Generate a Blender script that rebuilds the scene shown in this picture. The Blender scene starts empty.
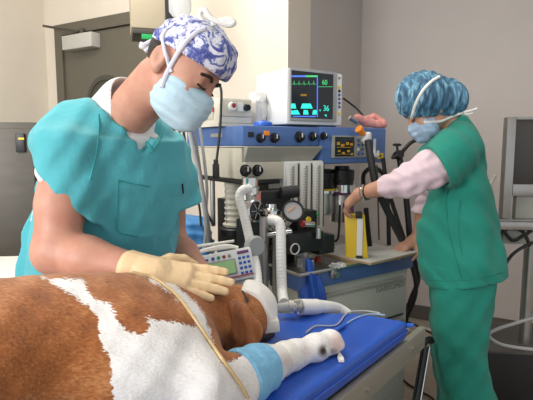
import bpy, bmesh, math, random
import numpy as np
from mathutils import Vector, Matrix
random.seed(7)
sc = bpy.context.scene
COL = sc.collection
# ------------------------------------------------------------------ camera, light, exposure
F, HY, CH = 480.0, 145.0, 1.35
PITCH = math.atan((200 - HY) / F)
cam_d = bpy.data.cameras.new('camera'); cam = bpy.data.objects.new('camera', cam_d); COL.objects.link(cam)
cam_d.sensor_width = 36.0; cam_d.lens = F * 36.0 / 533.0; cam_d.clip_start = 0.05
cam.location = (0, 0, CH); cam.rotation_euler = (math.pi / 2 - PITCH, 0, 0)
sc.camera = cam
world = bpy.data.worlds.new('world'); sc.world = world; world.use_nodes = True
world.node_tree.nodes['Background'].inputs[0].default_value = (0.93, 0.96, 1.0, 1)
world.node_tree.nodes['Background'].inputs[1].default_value = 0.46
def area(name, loc, target, size, sizey, power, colr):
    l = bpy.data.lights.new(name, 'AREA'); l.shape = 'RECTANGLE'; l.size = size; l.size_y = sizey
    l.energy = power; l.color = colr
    o = bpy.data.objects.new(name, l); COL.objects.link(o); o.location = loc
    o.rotation_euler = (Vector(target) - Vector(loc)).to_track_quat('-Z', 'Y').to_euler()
    return o
area('window_daylight', (-2.4, -1.3, 2.1), (-0.5, 1.6, 1.1), 1.6, 1.5, 80, (1.0, 0.985, 0.96))
area('added_ceiling_fill', (-0.7, 2.0, 2.82), (-0.8, 2.3, 0), 1.2, 0.6, 22, (1.0, 0.95, 0.86))  # unseen lamp added overhead to brighten the back left wall
area('added_ceiling_fill', (1.2, 1.4, 2.82), (1.2, 1.4, 0), 1.2, 0.6, 7, (1.0, 0.95, 0.88))  # second unseen overhead lamp, added as weak fill on the right
sc.view_settings.view_transform = 'Standard'; sc.view_settings.look = 'None'
sc.view_settings.exposure = 0.55; sc.view_settings.gamma = 1.0; sc.view_settings.use_curve_mapping = False

# ------------------------------------------------------------------ helpers
CP, SP = math.cos(PITCH), math.sin(PITCH)
def ray(px, py):
    a = (px - 266.5) / F; b = (200 - py) / F
    return Vector((a, CP + b * SP, -SP + b * CP))
def U(px, py, Y):                       # the point at distance Y
    r = ray(px, py); return Vector((0, 0, CH)) + r * (Y / r.y)
def Z(px, py, z):                       # the point on a horizontal plane
    r = ray(px, py); return Vector((0, 0, CH)) + r * ((z - CH) / r.z)
def lerp(a, b, t): return a + (b - a) * t

def mat(name, col, rough=0.6, metal=0.0, noise=0.0, nscale=30, bump=0.0, bscale=80, emit=None, alpha=None,
        trans=0.0, col2=None, sheen=0.0, spec=None, stretch=None, sss=0.0, coat=0.0):
    m = bpy.data.materials.new(name); m.use_nodes = True
    nt = m.node_tree; N = nt.nodes; L = nt.links; p = N['Principled BSDF']
    p.inputs['Base Color'].default_value = (*col, 1); p.inputs['Roughness'].default_value = rough
    p.inputs['Metallic'].default_value = metal
    if spec is not None: p.inputs['Specular IOR Level'].default_value = spec
    if sheen: p.inputs['Sheen Weight'].default_value = sheen
    if coat: p.inputs['Coat Weight'].default_value = coat
    if trans: p.inputs['Transmission Weight'].default_value = trans
    if alpha is not None: p.inputs['Alpha'].default_value = alpha
    if emit:
        p.inputs['Emission Color'].default_value = (*emit[0], 1); p.inputs['Emission Strength'].default_value = emit[1]
    tc = N.new('ShaderNodeTexCoord'); src = tc.outputs['Object']
    if stretch:
        mp = N.new('ShaderNodeMapping'); mp.inputs['Scale'].default_value = stretch
        L.new(src, mp.inputs[0]); src = mp.outputs[0]
    if noise or col2:
        n = N.new('ShaderNodeTexNoise'); n.inputs['Scale'].default_value = nscale; n.inputs['Detail'].default_value = 4
        L.new(src, n.inputs['Vector'])
        r = N.new('ShaderNodeValToRGB'); r.color_ramp.elements[0].position = .3; r.color_ramp.elements[1].position = .7
        c2 = col2 or tuple(c * (1 - noise) for c in col)
        r.color_ramp.elements[0].color = (*c2, 1); r.color_ramp.elements[1].color = (*col, 1)
        L.new(n.outputs['Fac'], r.inputs[0]); L.new(r.outputs[0], p.inputs['Base Color'])
    if bump:
        n = N.new('ShaderNodeTexNoise'); n.inputs['Scale'].default_value = bscale; n.inputs['Detail'].default_value = 4
        L.new(src, n.inputs['Vector'])
        b = N.new('ShaderNodeBump'); b.inputs['Strength'].default_value = bump; b.inputs['Distance'].default_value = .01
        L.new(n.outputs['Fac'], b.inputs['Height']); L.new(b.outputs[0], p.inputs['Normal'])
    return m
M = {}
def defm(k, *a, **kw): M[k] = mat(k, *a, **kw)
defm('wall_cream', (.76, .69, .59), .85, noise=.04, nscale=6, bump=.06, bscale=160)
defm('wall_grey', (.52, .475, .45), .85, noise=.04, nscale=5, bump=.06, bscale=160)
defm('floor', (.36, .30, .24), .45, noise=.15, nscale=9)
defm('ceiling', (.8, .79, .76), .9)
defm('door', (.125, .112, .085), .5, noise=.06, nscale=12)
defm('door_dark', (.06, .055, .045), .45)
defm('trim', (.10, .09, .08), .6)
defm('closer', (.50, .49, .45), .5)
defm('steel', (.50, .49, .47), .3, metal=.9, noise=.15, nscale=14, bump=.02)
defm('brushed', (.40, .37, .31), .42, metal=.45, noise=.12, nscale=8, stretch=(1, 1, 14))
defm('darksteel', (.085, .074, .06), .42, metal=.2, noise=.25, nscale=5, stretch=(1, 1, 4))
defm('chrome', (.75, .75, .74), .14, metal=1.0)
defm('black', (.012, .012, .013), .42)
defm('blackrub', (.018, .018, .02), .6, bump=.1, bscale=120)
defm('blackgloss', (.01, .01, .012), .12)
defm('machine_blue', (.085, .17, .42), .42, noise=.06)
defm('machine_cream', (.56, .53, .44), .5, noise=.04)
defm('machine_grey', (.36, .36, .32), .5)
defm('cab', (.60, .60, .54), .45, noise=.04)
defm('white_plastic', (.80, .80, .77), .4)
defm('offwhite', (.66, .63, .55), .45, noise=.03)
defm('hose', (.80, .80, .78), .45, sss=.1)
defm('greyhose', (.42, .42, .43), .5)
defm('greycable', (.30, .30, .31), .5)
defm('padblue', (.018, .105, .56), .34, noise=.12, nscale=7, bump=.22, bscale=22, coat=.15)
defm('drapeblue', (.05, .22, .50), .6, bump=.5, bscale=25)
defm('scrub_teal', (.085, .46, .53), .85, noise=.12, nscale=12, bump=.65, bscale=17, sheen=.12)
defm('scrub_seam', (.045, .35, .37), .85, bump=.3, bscale=60)
defm('scrub_green', (.008, .235, .175), .85, noise=.12, nscale=12, bump=.6, bscale=17, sheen=.08)
defm('scrub_green_seam', (.010, .20, .15), .85)
defm('undershirt', (.80, .80, .80), .85, bump=.2, bscale=60)
defm('pinksleeve', (.72, .56, .62), .85, noise=.05, bump=.3, bscale=40)
defm('skin', (.62, .33, .235), .5, noise=.14, nscale=22, col2=(.52, .24, .17), bump=.05, bscale=220)
defm('skin2', (.56, .30, .20), .5, noise=.12, nscale=22, bump=.04, bscale=220)
defm('glove', (.86, .62, .36), .48, noise=.05, bump=.25, bscale=60)
defm('mask', (.50, .69, .80), .85, bump=.25, bscale=50)
defm('mask2', (.38, .52, .70), .85, noise=.1, bump=.35, bscale=60)
defm('tape', (.82, .80, .76), .7, bump=.2, bscale=60)
defm('tie', (.74, .75, .85), .8)
defm('bandage', (.24, .56, .84), .8, noise=.12, nscale=60, bump=.5, bscale=70)
defm('hair', (.025, .016, .011), .6, bump=.6, bscale=200)
defm('trousers_teal', (.05, .38, .40), .85, bump=.3, bscale=30)
defm('shoe', (.6, .6, .6), .5)
defm('yellow', (.80, .55, .03), .45)
defm('orange', (.9, .28, .03), .5)
defm('pink', (.72, .30, .27), .5, noise=.2, nscale=40, bump=.4, bscale=50)
defm('purple', (.16, .05, .16), .4)
defm('red', (.38, .03, .03), .4)
defm('green', (.02, .35, .10), .4)
defm('bluecap', (.03, .14, .62), .35)
defm('board', (.68, .67, .63), .6)
defm('boardedge', (.42, .30, .17), .6)
defm('bagfilm', (.80, .82, .82), .15, alpha=.62)
defm('clear', (.80, .82, .80), .12, alpha=.32)
defm('tubeclear', (.72, .72, .68), .2, alpha=.5)
defm('ivline', (.62, .44, .22), .35)
defm('ivline_clear', (.45, .60, .78), .25, alpha=.65)
defm('lcd', (.22, .36, .17), .3, emit=((.22, .42, .18), .22))
defm('panel_white', (.70, .74, .76), .4)
defm('scr_dark', (.012, .016, .020), .2)
defm('scr_grey', (.05, .045, .042), .25)
defm('e_cyan', (.0, .3, .25), .5, emit=((.03, .62, .50), 1.0))
defm('e_green', (.0, .3, .1), .5, emit=((.08, .50, .16), .8))
defm('e_blue', (.0, .05, .3), .5, emit=((.10, .18, .75), .8))
defm('e_amber', (.2, .1, 0), .5, emit=((.50, .27, .03), .28))
defm('label_grey', (.30, .30, .27), .6)
defm('bezel', (.34, .35, .36), .5)
defm('keyblue', (.03, .10, .42), .5)
defm('beigebox', (.46, .39, .28), .6)
defm('eyewhite', (.75, .72, .70), .2)
defm('paper', (.75, .74, .70), .7)
defm('lipdark', (.03, .02, .018), .5)

def floral():
    m = mat('floral_cap', (.72, .72, .84), .85, bump=.25, bscale=60); nt = m.node_tree; N = nt.nodes; L = nt.links; p = N['Principled BSDF']
    tc = N.new('ShaderNodeTexCoord')
    ns = N.new('ShaderNodeTexNoise'); ns.inputs['Scale'].default_value = 30; ns.inputs['Detail'].default_value = 3; ns.inputs['Distortion'].default_value = 2.2
    L.new(tc.outputs['Object'], ns.inputs['Vector'])
    n2 = N.new('ShaderNodeTexNoise'); n2.inputs['Scale'].default_value = 75; n2.inputs['Distortion'].default_value = 1.5
    L.new(tc.outputs['Object'], n2.inputs['Vector'])
    r = N.new('ShaderNodeValToRGB'); e = r.color_ramp.elements
    e[0].position = .36; e[0].color = (.075, .09, .33, 1); e[1].position = .46; e[1].color = (.24, .28, .57, 1)
    a = e.new(.52); a.color = (.74, .74, .84, 1); b = e.new(.63); b.color = (.78, .78, .86, 1); c = e.new(.70); c.color = (.30, .34, .62, 1)
    ad = N.new('ShaderNodeMath'); ad.operation = 'MULTIPLY_ADD'; ad.inputs[1].default_value = .35
    L.new(n2.outputs['Fac'], ad.inputs[0]); L.new(ns.outputs['Fac'], ad.inputs[2])
    sb = N.new('ShaderNodeMath'); sb.operation = 'SUBTRACT'; sb.inputs[1].default_value = .175
    L.new(ad.outputs[0], sb.inputs[0]); L.new(sb.outputs[0], r.inputs[0]); L.new(r.outputs[0], p.inputs['Base Color'])
    return m
M['floral'] = floral()
def bouffant():
    m = mat('bouffant_cap', (.10, .30, .48), .7); nt = m.node_tree; N = nt.nodes; L = nt.links; p = N['Principled BSDF']
    tc = N.new('ShaderNodeTexCoord'); mp = N.new('ShaderNodeMapping'); mp.inputs['Scale'].default_value = (2.6, 1, .6)
    L.new(tc.outputs['Object'], mp.inputs[0])
    n = N.new('ShaderNodeTexNoise'); n.inputs['Scale'].default_value = 26; n.inputs['Detail'].default_value = 5; n.inputs['Distortion'].default_value = 1.0
    L.new(mp.outputs[0], n.inputs['Vector'])
    r = N.new('ShaderNodeValToRGB'); e = r.color_ramp.elements
    e[0].position = .36; e[0].color = (.022, .07, .13, 1); e[1].position = .52; e[1].color = (.06, .19, .31, 1)
    a = e.new(.68); a.color = (.26, .48, .62, 1)
    L.new(n.outputs['Fac'], r.inputs[0]); L.new(r.outputs[0], p.inputs['Base Color'])
    b = N.new('ShaderNodeBump'); b.inputs['Strength'].default_value = .8; b.inputs['Distance'].default_value = .01
    L.new(n.outputs['Fac'], b.inputs['Height']); L.new(b.outputs[0], p.inputs['Normal'])
    return m
M['bouffant'] = bouffant()

def obj(name, bm, m, parent=None, smooth=True, angle=35, kind=None):
    me = bpy.data.meshes.new(name); bm.to_mesh(me); bm.free()
    o = bpy.data.objects.new(name, me); COL.objects.link(o)
    if m is not None: me.materials.append(M[m] if isinstance(m, str) else m)
    if smooth:
        me.polygons.foreach_set('use_smooth', [True] * len(me.polygons))
        try: me.set_sharp_from_angle(angle=math.radians(angle))
        except Exception: pass
    if parent is not None: o.parent = parent
    if kind: o['kind'] = kind
    return o
def tag(o, label, cat, group=None):
    o['label'] = label; o['category'] = cat
    if group: o['group'] = group
    return o
def thing(name, label, cat, loc=(0, 0, 0), rz=0.0, group=None):
    o = bpy.data.objects.new(name, None); COL.objects.link(o); o.location = loc; o.rotation_euler = (0, 0, rz)
    o.empty_display_size = .1
    return tag(o, label, cat, group)
def NB(): return bmesh.new()
def box(bm, x0, x1, y0, y1, z0, z1, bev=0.0, mtx=None, seg=2):
    r = bmesh.ops.create_cube(bm, size=1.0)
    vs = r['verts']
    for v in vs:
        v.co = Vector(((x0 + x1) / 2 + v.co.x * (x1 - x0), (y0 + y1) / 2 + v.co.y * (y1 - y0), (z0 + z1) / 2 + v.co.z * (z1 - z0)))
    if mtx is not None: bmesh.ops.transform(bm, matrix=mtx, verts=vs)
    if bev > 0:
        es = list({e for v in vs for e in v.link_edges})
        bmesh.ops.bevel(bm, geom=es, offset=bev, segments=seg, profile=.6, affect='EDGES')
    return bm
def spline(pts, n=8):
    P = [Vector(p) for p in pts]
    if len(P) == 2: return [P[0].lerp(P[1], i / n) for i in range(n + 1)]
    out = []
    for i in range(len(P) - 1):
        p0 = P[max(i - 1, 0)]; p1 = P[i]; p2 = P[i + 1]; p3 = P[min(i + 2, len(P) - 1)]
        for k in range(n):
            t = k / n
            out.append(.5 * ((2 * p1) + (p2 - p0) * t + (2 * p0 - 5 * p1 + 4 * p2 - p3) * t * t + (3 * p1 - p0 - 3 * p2 + p3) * t ** 3))
    out.append(P[-1]); return out
def sweep(bm, pts, rad, seg=10, cap=True, flat=None):
    """rad: number or function of (i, length so far)"""
    n = len(pts); rings = []; prev = None; s = 0.0
    for i, p in enumerate(pts):
        t = (pts[min(i + 1, n - 1)] - pts[max(i - 1, 0)])
        if t.length < 1e-9: t = Vector((0, 0, 1))
        t.normalize()
        if prev is None:
            a = Vector((0, 0, 1)) if abs(t.z) < .9 else Vector((0, 1, 0)); nn = (a - t * a.dot(t)).normalized()
        else: nn = (prev - t * prev.dot(t)).normalized()
        prev = nn; bb = t.cross(nn)
        if i: s += (p - pts[i - 1]).length
        r = rad(i, s) if callable(rad) else rad
        fx = flat if flat else 1.0
        rings.append([bm.verts.new(p + (nn * math.cos(2 * math.pi * k / seg) * fx + bb * math.sin(2 * math.pi * k / seg)) * r) for k in range(seg)])
    for a, b in zip(rings, rings[1:]):
        for k in range(seg): bm.faces.new((a[k], a[(k + 1) % seg], b[(k + 1) % seg], b[k]))
    if cap:
        bm.faces.new(list(reversed(rings[0]))); bm.faces.new(rings[-1])
    return bm
def tube(bm, pts, r, seg=8, n=8, **k): return sweep(bm, spline(pts, n), r, seg, **k)
def cyl(bm, p0, p1, r0, r1=None, seg=24):
    if r1 is None: r1 = r0
    p0 = Vector(p0); p1 = Vector(p1); return sweep(bm, [p0, p1], lambda i, s: r0 if i == 0 else r1, seg)
def lathe(bm, prof, p0, axis=(0, 0, 1), seg=28):
    """prof: list of (height, radius) along the axis"""
    p0 = Vector(p0); ax = Vector(axis).normalized()
    rings = []; a = Vector((0, 0, 1)) if abs(ax.z) < .9 else Vector((0, 1, 0)); nn = (a - ax * a.dot(ax)).normalized(); bb = ax.cross(nn)
    for h, r in prof:
        rings.append([bm.verts.new(p0 + ax * h + (nn * math.cos(2 * math.pi * k / seg) + bb * math.sin(2 * math.pi * k / seg)) * max(r, 1e-4)) for k in range(seg)])
    for a_, b_ in zip(rings, rings[1:]):
        for k in range(seg): bm.faces.new((a_[k], a_[(k + 1) % seg], b_[(k + 1) % seg], b_[k]))
    bm.faces.new(list(reversed(rings[0]))); bm.faces.new(rings[-1])
    return bm
def hosepts(pts, n=40): return spline(pts, n)
def corr(bm, pts, r, pitch=.012, depth=.12, seg=14):
    P = [Vector(p) for p in pts]; sp = spline(P, 30)
    L = sum((b - a).length for a, b in zip(sp, sp[1:])); m = int(L / pitch * 4)
    # resample evenly
    out = [sp[0]]; step = L / m; acc = 0; need = step
    for a, b in zip(sp, sp[1:]):
        l = (b - a).length
        while acc + l >= need and len(out) < m:
            out.append(a.lerp(b, (need - acc) / l)); need += step
        acc += l
    out.append(sp[-1])
    return sweep(bm, out, lambda i, s: r * (1 - depth * (i % 4 in (2, 3))), seg)
def poly_prism(bm, pts2, z0, z1, bev=0.0, seg=3):
    lo = [bm.verts.new((x, y, z0)) for x, y in pts2]; hi = [bm.verts.new((x, y, z1)) for x, y in pts2]
    bm.faces.new(list(reversed(lo))); bm.faces.new(hi); n = len(lo)
    for i in range(n): bm.faces.new((lo[i], lo[(i + 1) % n], hi[(i + 1) % n], hi[i]))
    bmesh.ops.recalc_face_normals(bm, faces=bm.faces)
    if bev: bmesh.ops.bevel(bm, geom=list(bm.edges), offset=bev, segments=seg, profile=.6, affect='EDGES')
    return bm
def text(name, s, size, mtx, m, parent, depth=.0006):
    cu = bpy.data.curves.new(name, 'FONT'); cu.body = s; cu.size = size; cu.extrude = depth; cu.align_x = 'CENTER'; cu.align_y = 'CENTER'
    t = bpy.data.objects.new(name, cu); COL.objects.link(t)
    dg = bpy.context.evaluated_depsgraph_get(); me = bpy.data.meshes.new_from_object(t.evaluated_get(dg))
    bpy.data.objects.remove(t); me.materials.clear(); me.materials.append(M[m]); me.transform(mtx)
    o = bpy.data.objects.new(name, me); COL.objects.link(o)
    if parent is not None: o.parent = parent
    return o

# ------------------------------------------------------------------ signed distance bodies
class Body:
    """ellipsoids, tapered limbs and cloth shells blended smoothly, then skinned as one continuous surface"""
    def __init__(s, lo, hi, h):
        s.lo = np.array(lo, np.float32); s.h = h
        s.n = np.maximum(4, np.ceil((np.array(hi) - np.array(lo)) / h).astype(int) + 1)
        s.F = np.full(tuple(s.n), .5, np.float32)
    def region(s, lo, hi):
        a = np.clip(np.floor((np.array(lo) - s.lo) / s.h).astype(int), 0, s.n); b = np.clip(np.ceil((np.array(hi) - s.lo) / s.h).astype(int) + 1, 0, s.n)
        if np.any(b <= a): return None
        sl = tuple(slice(int(p), int(q)) for p, q in zip(a, b))
        ax = [s.lo[i] + s.h * np.arange(a[i], b[i], dtype=np.float32) for i in range(3)]
        return sl, np.meshgrid(*ax, indexing='ij', sparse=True)
    def comb(s, sl, d, k, op):
        F_ = s.F[sl]
        if op == 'add':
            if k > 0:
                h_ = np.clip(.5 + .5 * (F_ - d) / k, 0, 1); s.F[sl] = F_ + (d - F_) * h_ - k * h_ * (1 - h_)
            else: s.F[sl] = np.minimum(F_, d)
        else:
            d = -d
            if k > 0:
                h_ = np.clip(.5 - .5 * (F_ - d) / k, 0, 1); s.F[sl] = F_ + (d - F_) * h_ + k * h_ * (1 - h_)
            else: s.F[sl] = np.maximum(F_, d)
    def cap(s, a, b, ra, rb, k=.02, op='add'):
        a = np.array(a, np.float32); b = np.array(b, np.float32); m = max(ra, rb) + k + 3 * s.h
        R = s.region(np.minimum(a, b) - m, np.maximum(a, b) + m)
        if R is None: return s
        sl, (X, Y, Z_) = R; d = b - a; L = max(float(d @ d), 1e-9)
        t = np.clip(((X - a[0]) * d[0] + (Y - a[1]) * d[1] + (Z_ - a[2]) * d[2]) / L, 0, 1)
        q = np.sqrt((X - a[0] - t * d[0]) ** 2 + (Y - a[1] - t * d[1]) ** 2 + (Z_ - a[2] - t * d[2]) ** 2) - (ra + t * (rb - ra))
        s.comb(sl, q, k, op); return s
    def ell(s, c, r, B=None, k=.02, op='add'):
        """B: three orthonormal axes as rows"""
        c = np.array(c, np.float32); m = max(r) + k + 3 * s.h
        R = s.region(c - m, c + m)
        if R is None: return s
        sl, (X, Y, Z_) = R; X = X - c[0]; Y = Y - c[1]; Z_ = Z_ - c[2]
        if B is None: B = np.eye(3)
        q = [X * B[i][0] + Y * B[i][1] + Z_ * B[i][2] for i in range(3)]
        k0 = np.sqrt(sum((q[i] / r[i]) ** 2 for i in range(3))); k1 = np.sqrt(sum((q[i] / r[i] ** 2) ** 2 for i in range(3))) + 1e-6
        s.comb(sl, k0 * (k0 - 1) / k1, k, op); return s
    def loft(s, secs, k=.02, op='add', ex=2.3):
        """secs: (z, cx, cy, rx, ry, angle) from low to high"""
        S = np.array(secs, np.float32); m = float(S[:, 3:5].max()) + k + .02
        lo = (S[:, 1].min() - m, S[:, 2].min() - m, S[0, 0] - k - 3 * s.h); hi = (S[:, 1].max() + m, S[:, 2].max() + m, S[-1, 0] + k + 3 * s.h)
        R = s.region(lo, hi)
        if R is None: return s
        sl, (X, Y, Z_) = R; z = Z_[0, 0, :]; I = [np.interp(z, S[:, 0], S[:, j]).astype(np.float32)[None, None, :] for j in range(1, 6)]
        dx = X - I[0]; dy = Y - I[1]; ca, sa = np.cos(I[4]), np.sin(I[4]); u = dx * ca + dy * sa; v = -dx * sa + dy * ca
        q = (np.abs(u / I[2]) ** ex + np.abs(v / I[3]) ** ex) ** (1 / ex); d = (q - 1) * np.minimum(I[2], I[3])
        d = np.maximum(d, np.maximum(S[0, 0] - Z_, Z_ - S[-1, 0]))
        s.comb(sl, d, k, op); return s
    def cut(s, p, n, k=0.0, lo=None, hi=None):
        """remove everything on the side the normal points to"""
        p = np.array(p, np.float32); n = np.array(n, np.float32); n = n / np.linalg.norm(n)
        if lo is None: lo = s.lo; hi = s.lo + s.n * s.h
        R = s.region(lo, hi)
        if R is None: return s
        sl, (X, Y, Z_) = R
        s.comb(sl, -((X - p[0]) * n[0] + (Y - p[1]) * n[1] + (Z_ - p[2]) * n[2]), k, 'sub'); return s
    def warp(s, fn):
        R = s.region(s.lo, s.lo + s.n * s.h); sl, (X, Y, Z_) = R
        near = np.abs(s.F) < .05
        i = np.nonzero(near); x = s.lo[0] + s.h * i[0]; y = s.lo[1] + s.h * i[1]; z = s.lo[2] + s.h * i[2]
        s.F[i] += fn(x, y, z).astype(np.float32); return s
    def mesh(s, name, m, parent=None, kindcol=None):
        Fv = s.F; Fv[0] = Fv[-1] = 1; Fv[:, 0] = Fv[:, -1] = 1; Fv[:, :, 0] = Fv[:, :, -1] = 1
        ins = Fv < 0; nx, ny, nz = Fv.shape
        cnt = np.zeros((nx - 1, ny - 1, nz - 1), np.int8)
        cs = [(i, j, k) for i in (0, 1) for j in (0, 1) for k in (0, 1)]
        for i, j, k in cs: cnt += ins[i:nx - 1 + i, j:ny - 1 + j, k:nz - 1 + k]
        act = (cnt > 0) & (cnt < 8); idx = np.full(act.shape, -1, np.int32); ci, cj, ck = np.nonzero(act)
        idx[ci, cj, ck] = np.arange(len(ci)); val = {c: Fv[ci + c[0], cj + c[1], ck + c[2]] for c in cs}
        P = np.zeros((len(ci), 3)); W = np.zeros(len(ci))
        for a in cs:
            for ax in range(3):
                if a[ax]: continue
                b = list(a); b[ax] = 1; b = tuple(b); fa, fb = val[a], val[b]; x = (fa < 0) != (fb < 0)
                t = np.where(x, fa / np.where(fa - fb == 0, 1, fa - fb), 0)
                q = np.tile(np.array(a, float), (len(ci), 1)); q[:, ax] += t; P += q * x[:, None]; W += x
        V = (P / W[:, None] + np.stack([ci, cj, ck], 1)) * s.h + s.lo
        quads = []
        for ax in range(3):
            o1, o2 = [(1, 2), (2, 0), (0, 1)][ax]
            A = ins[:-1] if ax == 0 else ins[:, :-1] if ax == 1 else ins[:, :, :-1]
            B_ = ins[1:] if ax == 0 else ins[:, 1:] if ax == 1 else ins[:, :, 1:]
            e = np.stack(np.nonzero(A != B_), 1); ok = (e[:, o1] > 0) & (e[:, o2] > 0) & (e[:, o1] < [nx, ny, nz][o1] - 1) & (e[:, o2] < [nx, ny, nz][o2] - 1); e = e[ok]
            fl = A[e[:, 0], e[:, 1], e[:, 2]]
            def g(d1, d2):
                c = e.copy(); c[:, o1] -= d1; c[:, o2] -= d2; return idx[c[:, 0], c[:, 1], c[:, 2]]
            q = np.stack([g(1, 1), g(0, 1), g(0, 0), g(1, 0)], 1); q[~fl] = q[~fl][:, ::-1]; quads.append(q)
        Q = np.concatenate(quads); Q = Q[(Q >= 0).all(1)]
        # two light smoothing passes
        for _ in range(2):
            acc = np.zeros_like(V); c = np.zeros(len(V))
            for a, b in ((0, 1), (1, 2), (2, 3), (3, 0)):
                np.add.at(acc, Q[:, a], V[Q[:, b]]); np.add.at(acc, Q[:, b], V[Q[:, a]]); np.add.at(c, Q[:, a], 1); np.add.at(c, Q[:, b], 1)
            V = V * .5 + acc / np.maximum(c, 1)[:, None] * .5
        me = bpy.data.meshes.new(name); me.vertices.add(len(V)); me.vertices.foreach_set('co', V.astype(np.float32).ravel())
        me.loops.add(Q.size); me.loops.foreach_set('vertex_index', Q.astype(np.int32).ravel())
        me.polygons.add(len(Q)); me.polygons.foreach_set('loop_start', np.arange(0, Q.size, 4, dtype=np.int32)); me.polygons.foreach_set('loop_total', np.full(len(Q), 4, np.int32))
        me.polygons.foreach_set('use_smooth', np.ones(len(Q), bool)); me.update(calc_edges=True); me.validate()
        me.materials.append(M[m] if isinstance(m, str) else m)
        o = bpy.data.objects.new(name, me); COL.objects.link(o)
        if parent is not None:
            o.parent = parent; me.transform(parent.matrix_basis.inverted())
        s.F = None
        return o
def world_part(o, parent):          # a part built in world coordinates, handed to its thing
    o.data.transform(parent.matrix_basis.inverted()); o.parent = parent; return o
class Frame:
    def __init__(s, o, f, u):
        s.o = Vector(o); s.f = Vector(f).normalized(); u = Vector(u); s.u = (u - s.f * u.dot(s.f)).normalized(); s.s = s.f.cross(s.u)
        s.B = [list(s.s), list(s.f), list(s.u)]
    def __call__(s, a, b, c): return s.o + s.s * a + s.f * b + s.u * c
    def d(s, a, b, c): return s.s * a + s.f * b + s.u * c
    def rot(s, ang_s):                # basis tilted about the side axis
        R = Matrix.Rotation(ang_s, 3, s.s); return [list(s.s), list(R @ s.f), list(R @ s.u)]
    def matrix(s): return Matrix(((s.s.x, s.f.x, s.u.x, s.o.x), (s.s.y, s.f.y, s.u.y, s.o.y), (s.s.z, s.f.z, s.u.z, s.o.z), (0, 0, 0, 1)))

def hand(b, fr, curls, spread=.06, r=.0085, thumb_in=.5, k=.007, g=0.0, sc_=1.0, side=1):
    """fr: s = thumb side, f = along the fingers, u = back of the hand; origin at the wrist"""
    S = sc_
    def W(x, y, z): return fr(x * S * side, y * S, z * S)
    for x, y, rx in ((.022, .062, .016), (.007, .062, .0165), (-.009, .058, .016), (-.024, .052, .0145)):
        b.cap(W(x * .5, .0, 0), W(x, y + .02, 0), .019 * S + g, rx * .82 * S + g, k=.014)
    b.ell(W(.018, .03, -.008), (.02 * S + g, .034 * S + g, .017 * S + g), fr.B, k=.015)
    lens = (.074, .083, .077, .06); xs = (.027, .009, -.0095, -.027); ys = (.088, .093, .088, .078)
    for i in range(4):
        cu = curls[i] if isinstance(curls, (list, tuple)) else curls
        p = W(xs[i], ys[i] - .012, 0); a = cu * .45; sp = spread * (1.5 - i)
        rr = (r if i < 3 else r * .88) * S + g
        for j, fr_ in enumerate((.46, .30, .24)):
            L = lens[i] * S * fr_ + (.010 if j == 0 else 0)
            d = fr.s * math.sin(sp) * side * math.cos(a) + fr.f * math.cos(a) * math.cos(sp) - fr.u * math.sin(a)
            q = p + d * L; b.cap(p, q, rr * (1.06 - .06 * j), rr * (1.0 - .07 * j), k=k); p = q; a += cu * (.8 if j == 0 else .6)
    p = W(.022, .018, -.006)
    for j, (dx, dy, dz, L) in enumerate(((.75, .62, -.25, .042), (.45, .86, -.2 - thumb_in * .3, .034), (.15 - thumb_in * .3, .95, -.25 - thumb_in * .4, .028))):
        d = (fr.s * dx * side + fr.f * dy + fr.u * dz).normalized(); q = p + d * L * S
        b.cap(p, q, (.0135 - .0018 * j) * S + g, (.0118 - .0018 * j) * S + g, k=k); p = q

# ------------------------------------------------------------------ room
def wall_slab(name, a, b, m, z0=0, z1=2.9, th=.1, inward=None):
    a = Vector((*a, 0)); b = Vector((*b, 0)); d = (b - a).normalized(); n = Vector((-d.y, d.x, 0))
    if n.dot(Vector((0, 1.2, 0)) - a) > 0: n = -n
    bm = NB(); P = [a, b, b + n * th, a + n * th]
    poly_prism(bm, [(p.x, p.y) for p in P], z0, z1); return obj(name, bm, m, smooth=False, kind='structure')
E = Vector((.868, -.495, 0)); NB_ = Vector((.495, .868, 0))
C0 = Vector((-1.71, 3.83, 0)); C1 = C0 + E * 2.11; C2 = C1 + NB_ * 1.26; C3 = C2 + E * 3.3
CL = C0 - NB_ * 3.9
bm = NB(); box(bm, -5, 5, -3.2, 5.6, -.1, 0); obj('floor', bm, 'floor', smooth=False, kind='structure')
bm = NB(); box(bm, -5, 5, -3.2, 5.6, 2.9, 3.0); obj('ceiling', bm, 'ceiling', smooth=False, kind='structure')
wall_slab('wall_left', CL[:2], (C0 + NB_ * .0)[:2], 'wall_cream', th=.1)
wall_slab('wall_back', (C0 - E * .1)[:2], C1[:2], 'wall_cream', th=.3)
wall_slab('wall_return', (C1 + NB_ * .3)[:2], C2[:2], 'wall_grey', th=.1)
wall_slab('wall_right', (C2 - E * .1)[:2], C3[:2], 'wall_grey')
def bb(name, a, b, off):
    bm = NB(); d = (b - a).normalized(); n = Vector((-d.y, d.x, 0));
    if n.dot(Vector((0, 1.2, 0)) - a) < 0: n = -n
    P = [a + n * .002, b + n * .002, b + n * .014, a + n * .014]
    poly_prism(bm, [(p.x, p.y) for p in P], .002, .11); return obj(name, bm, 'trim', smooth=False, kind='structure')
bb('baseboard_right', C2, C3, 0); bb('baseboard_left', CL, C0, 0)
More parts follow.
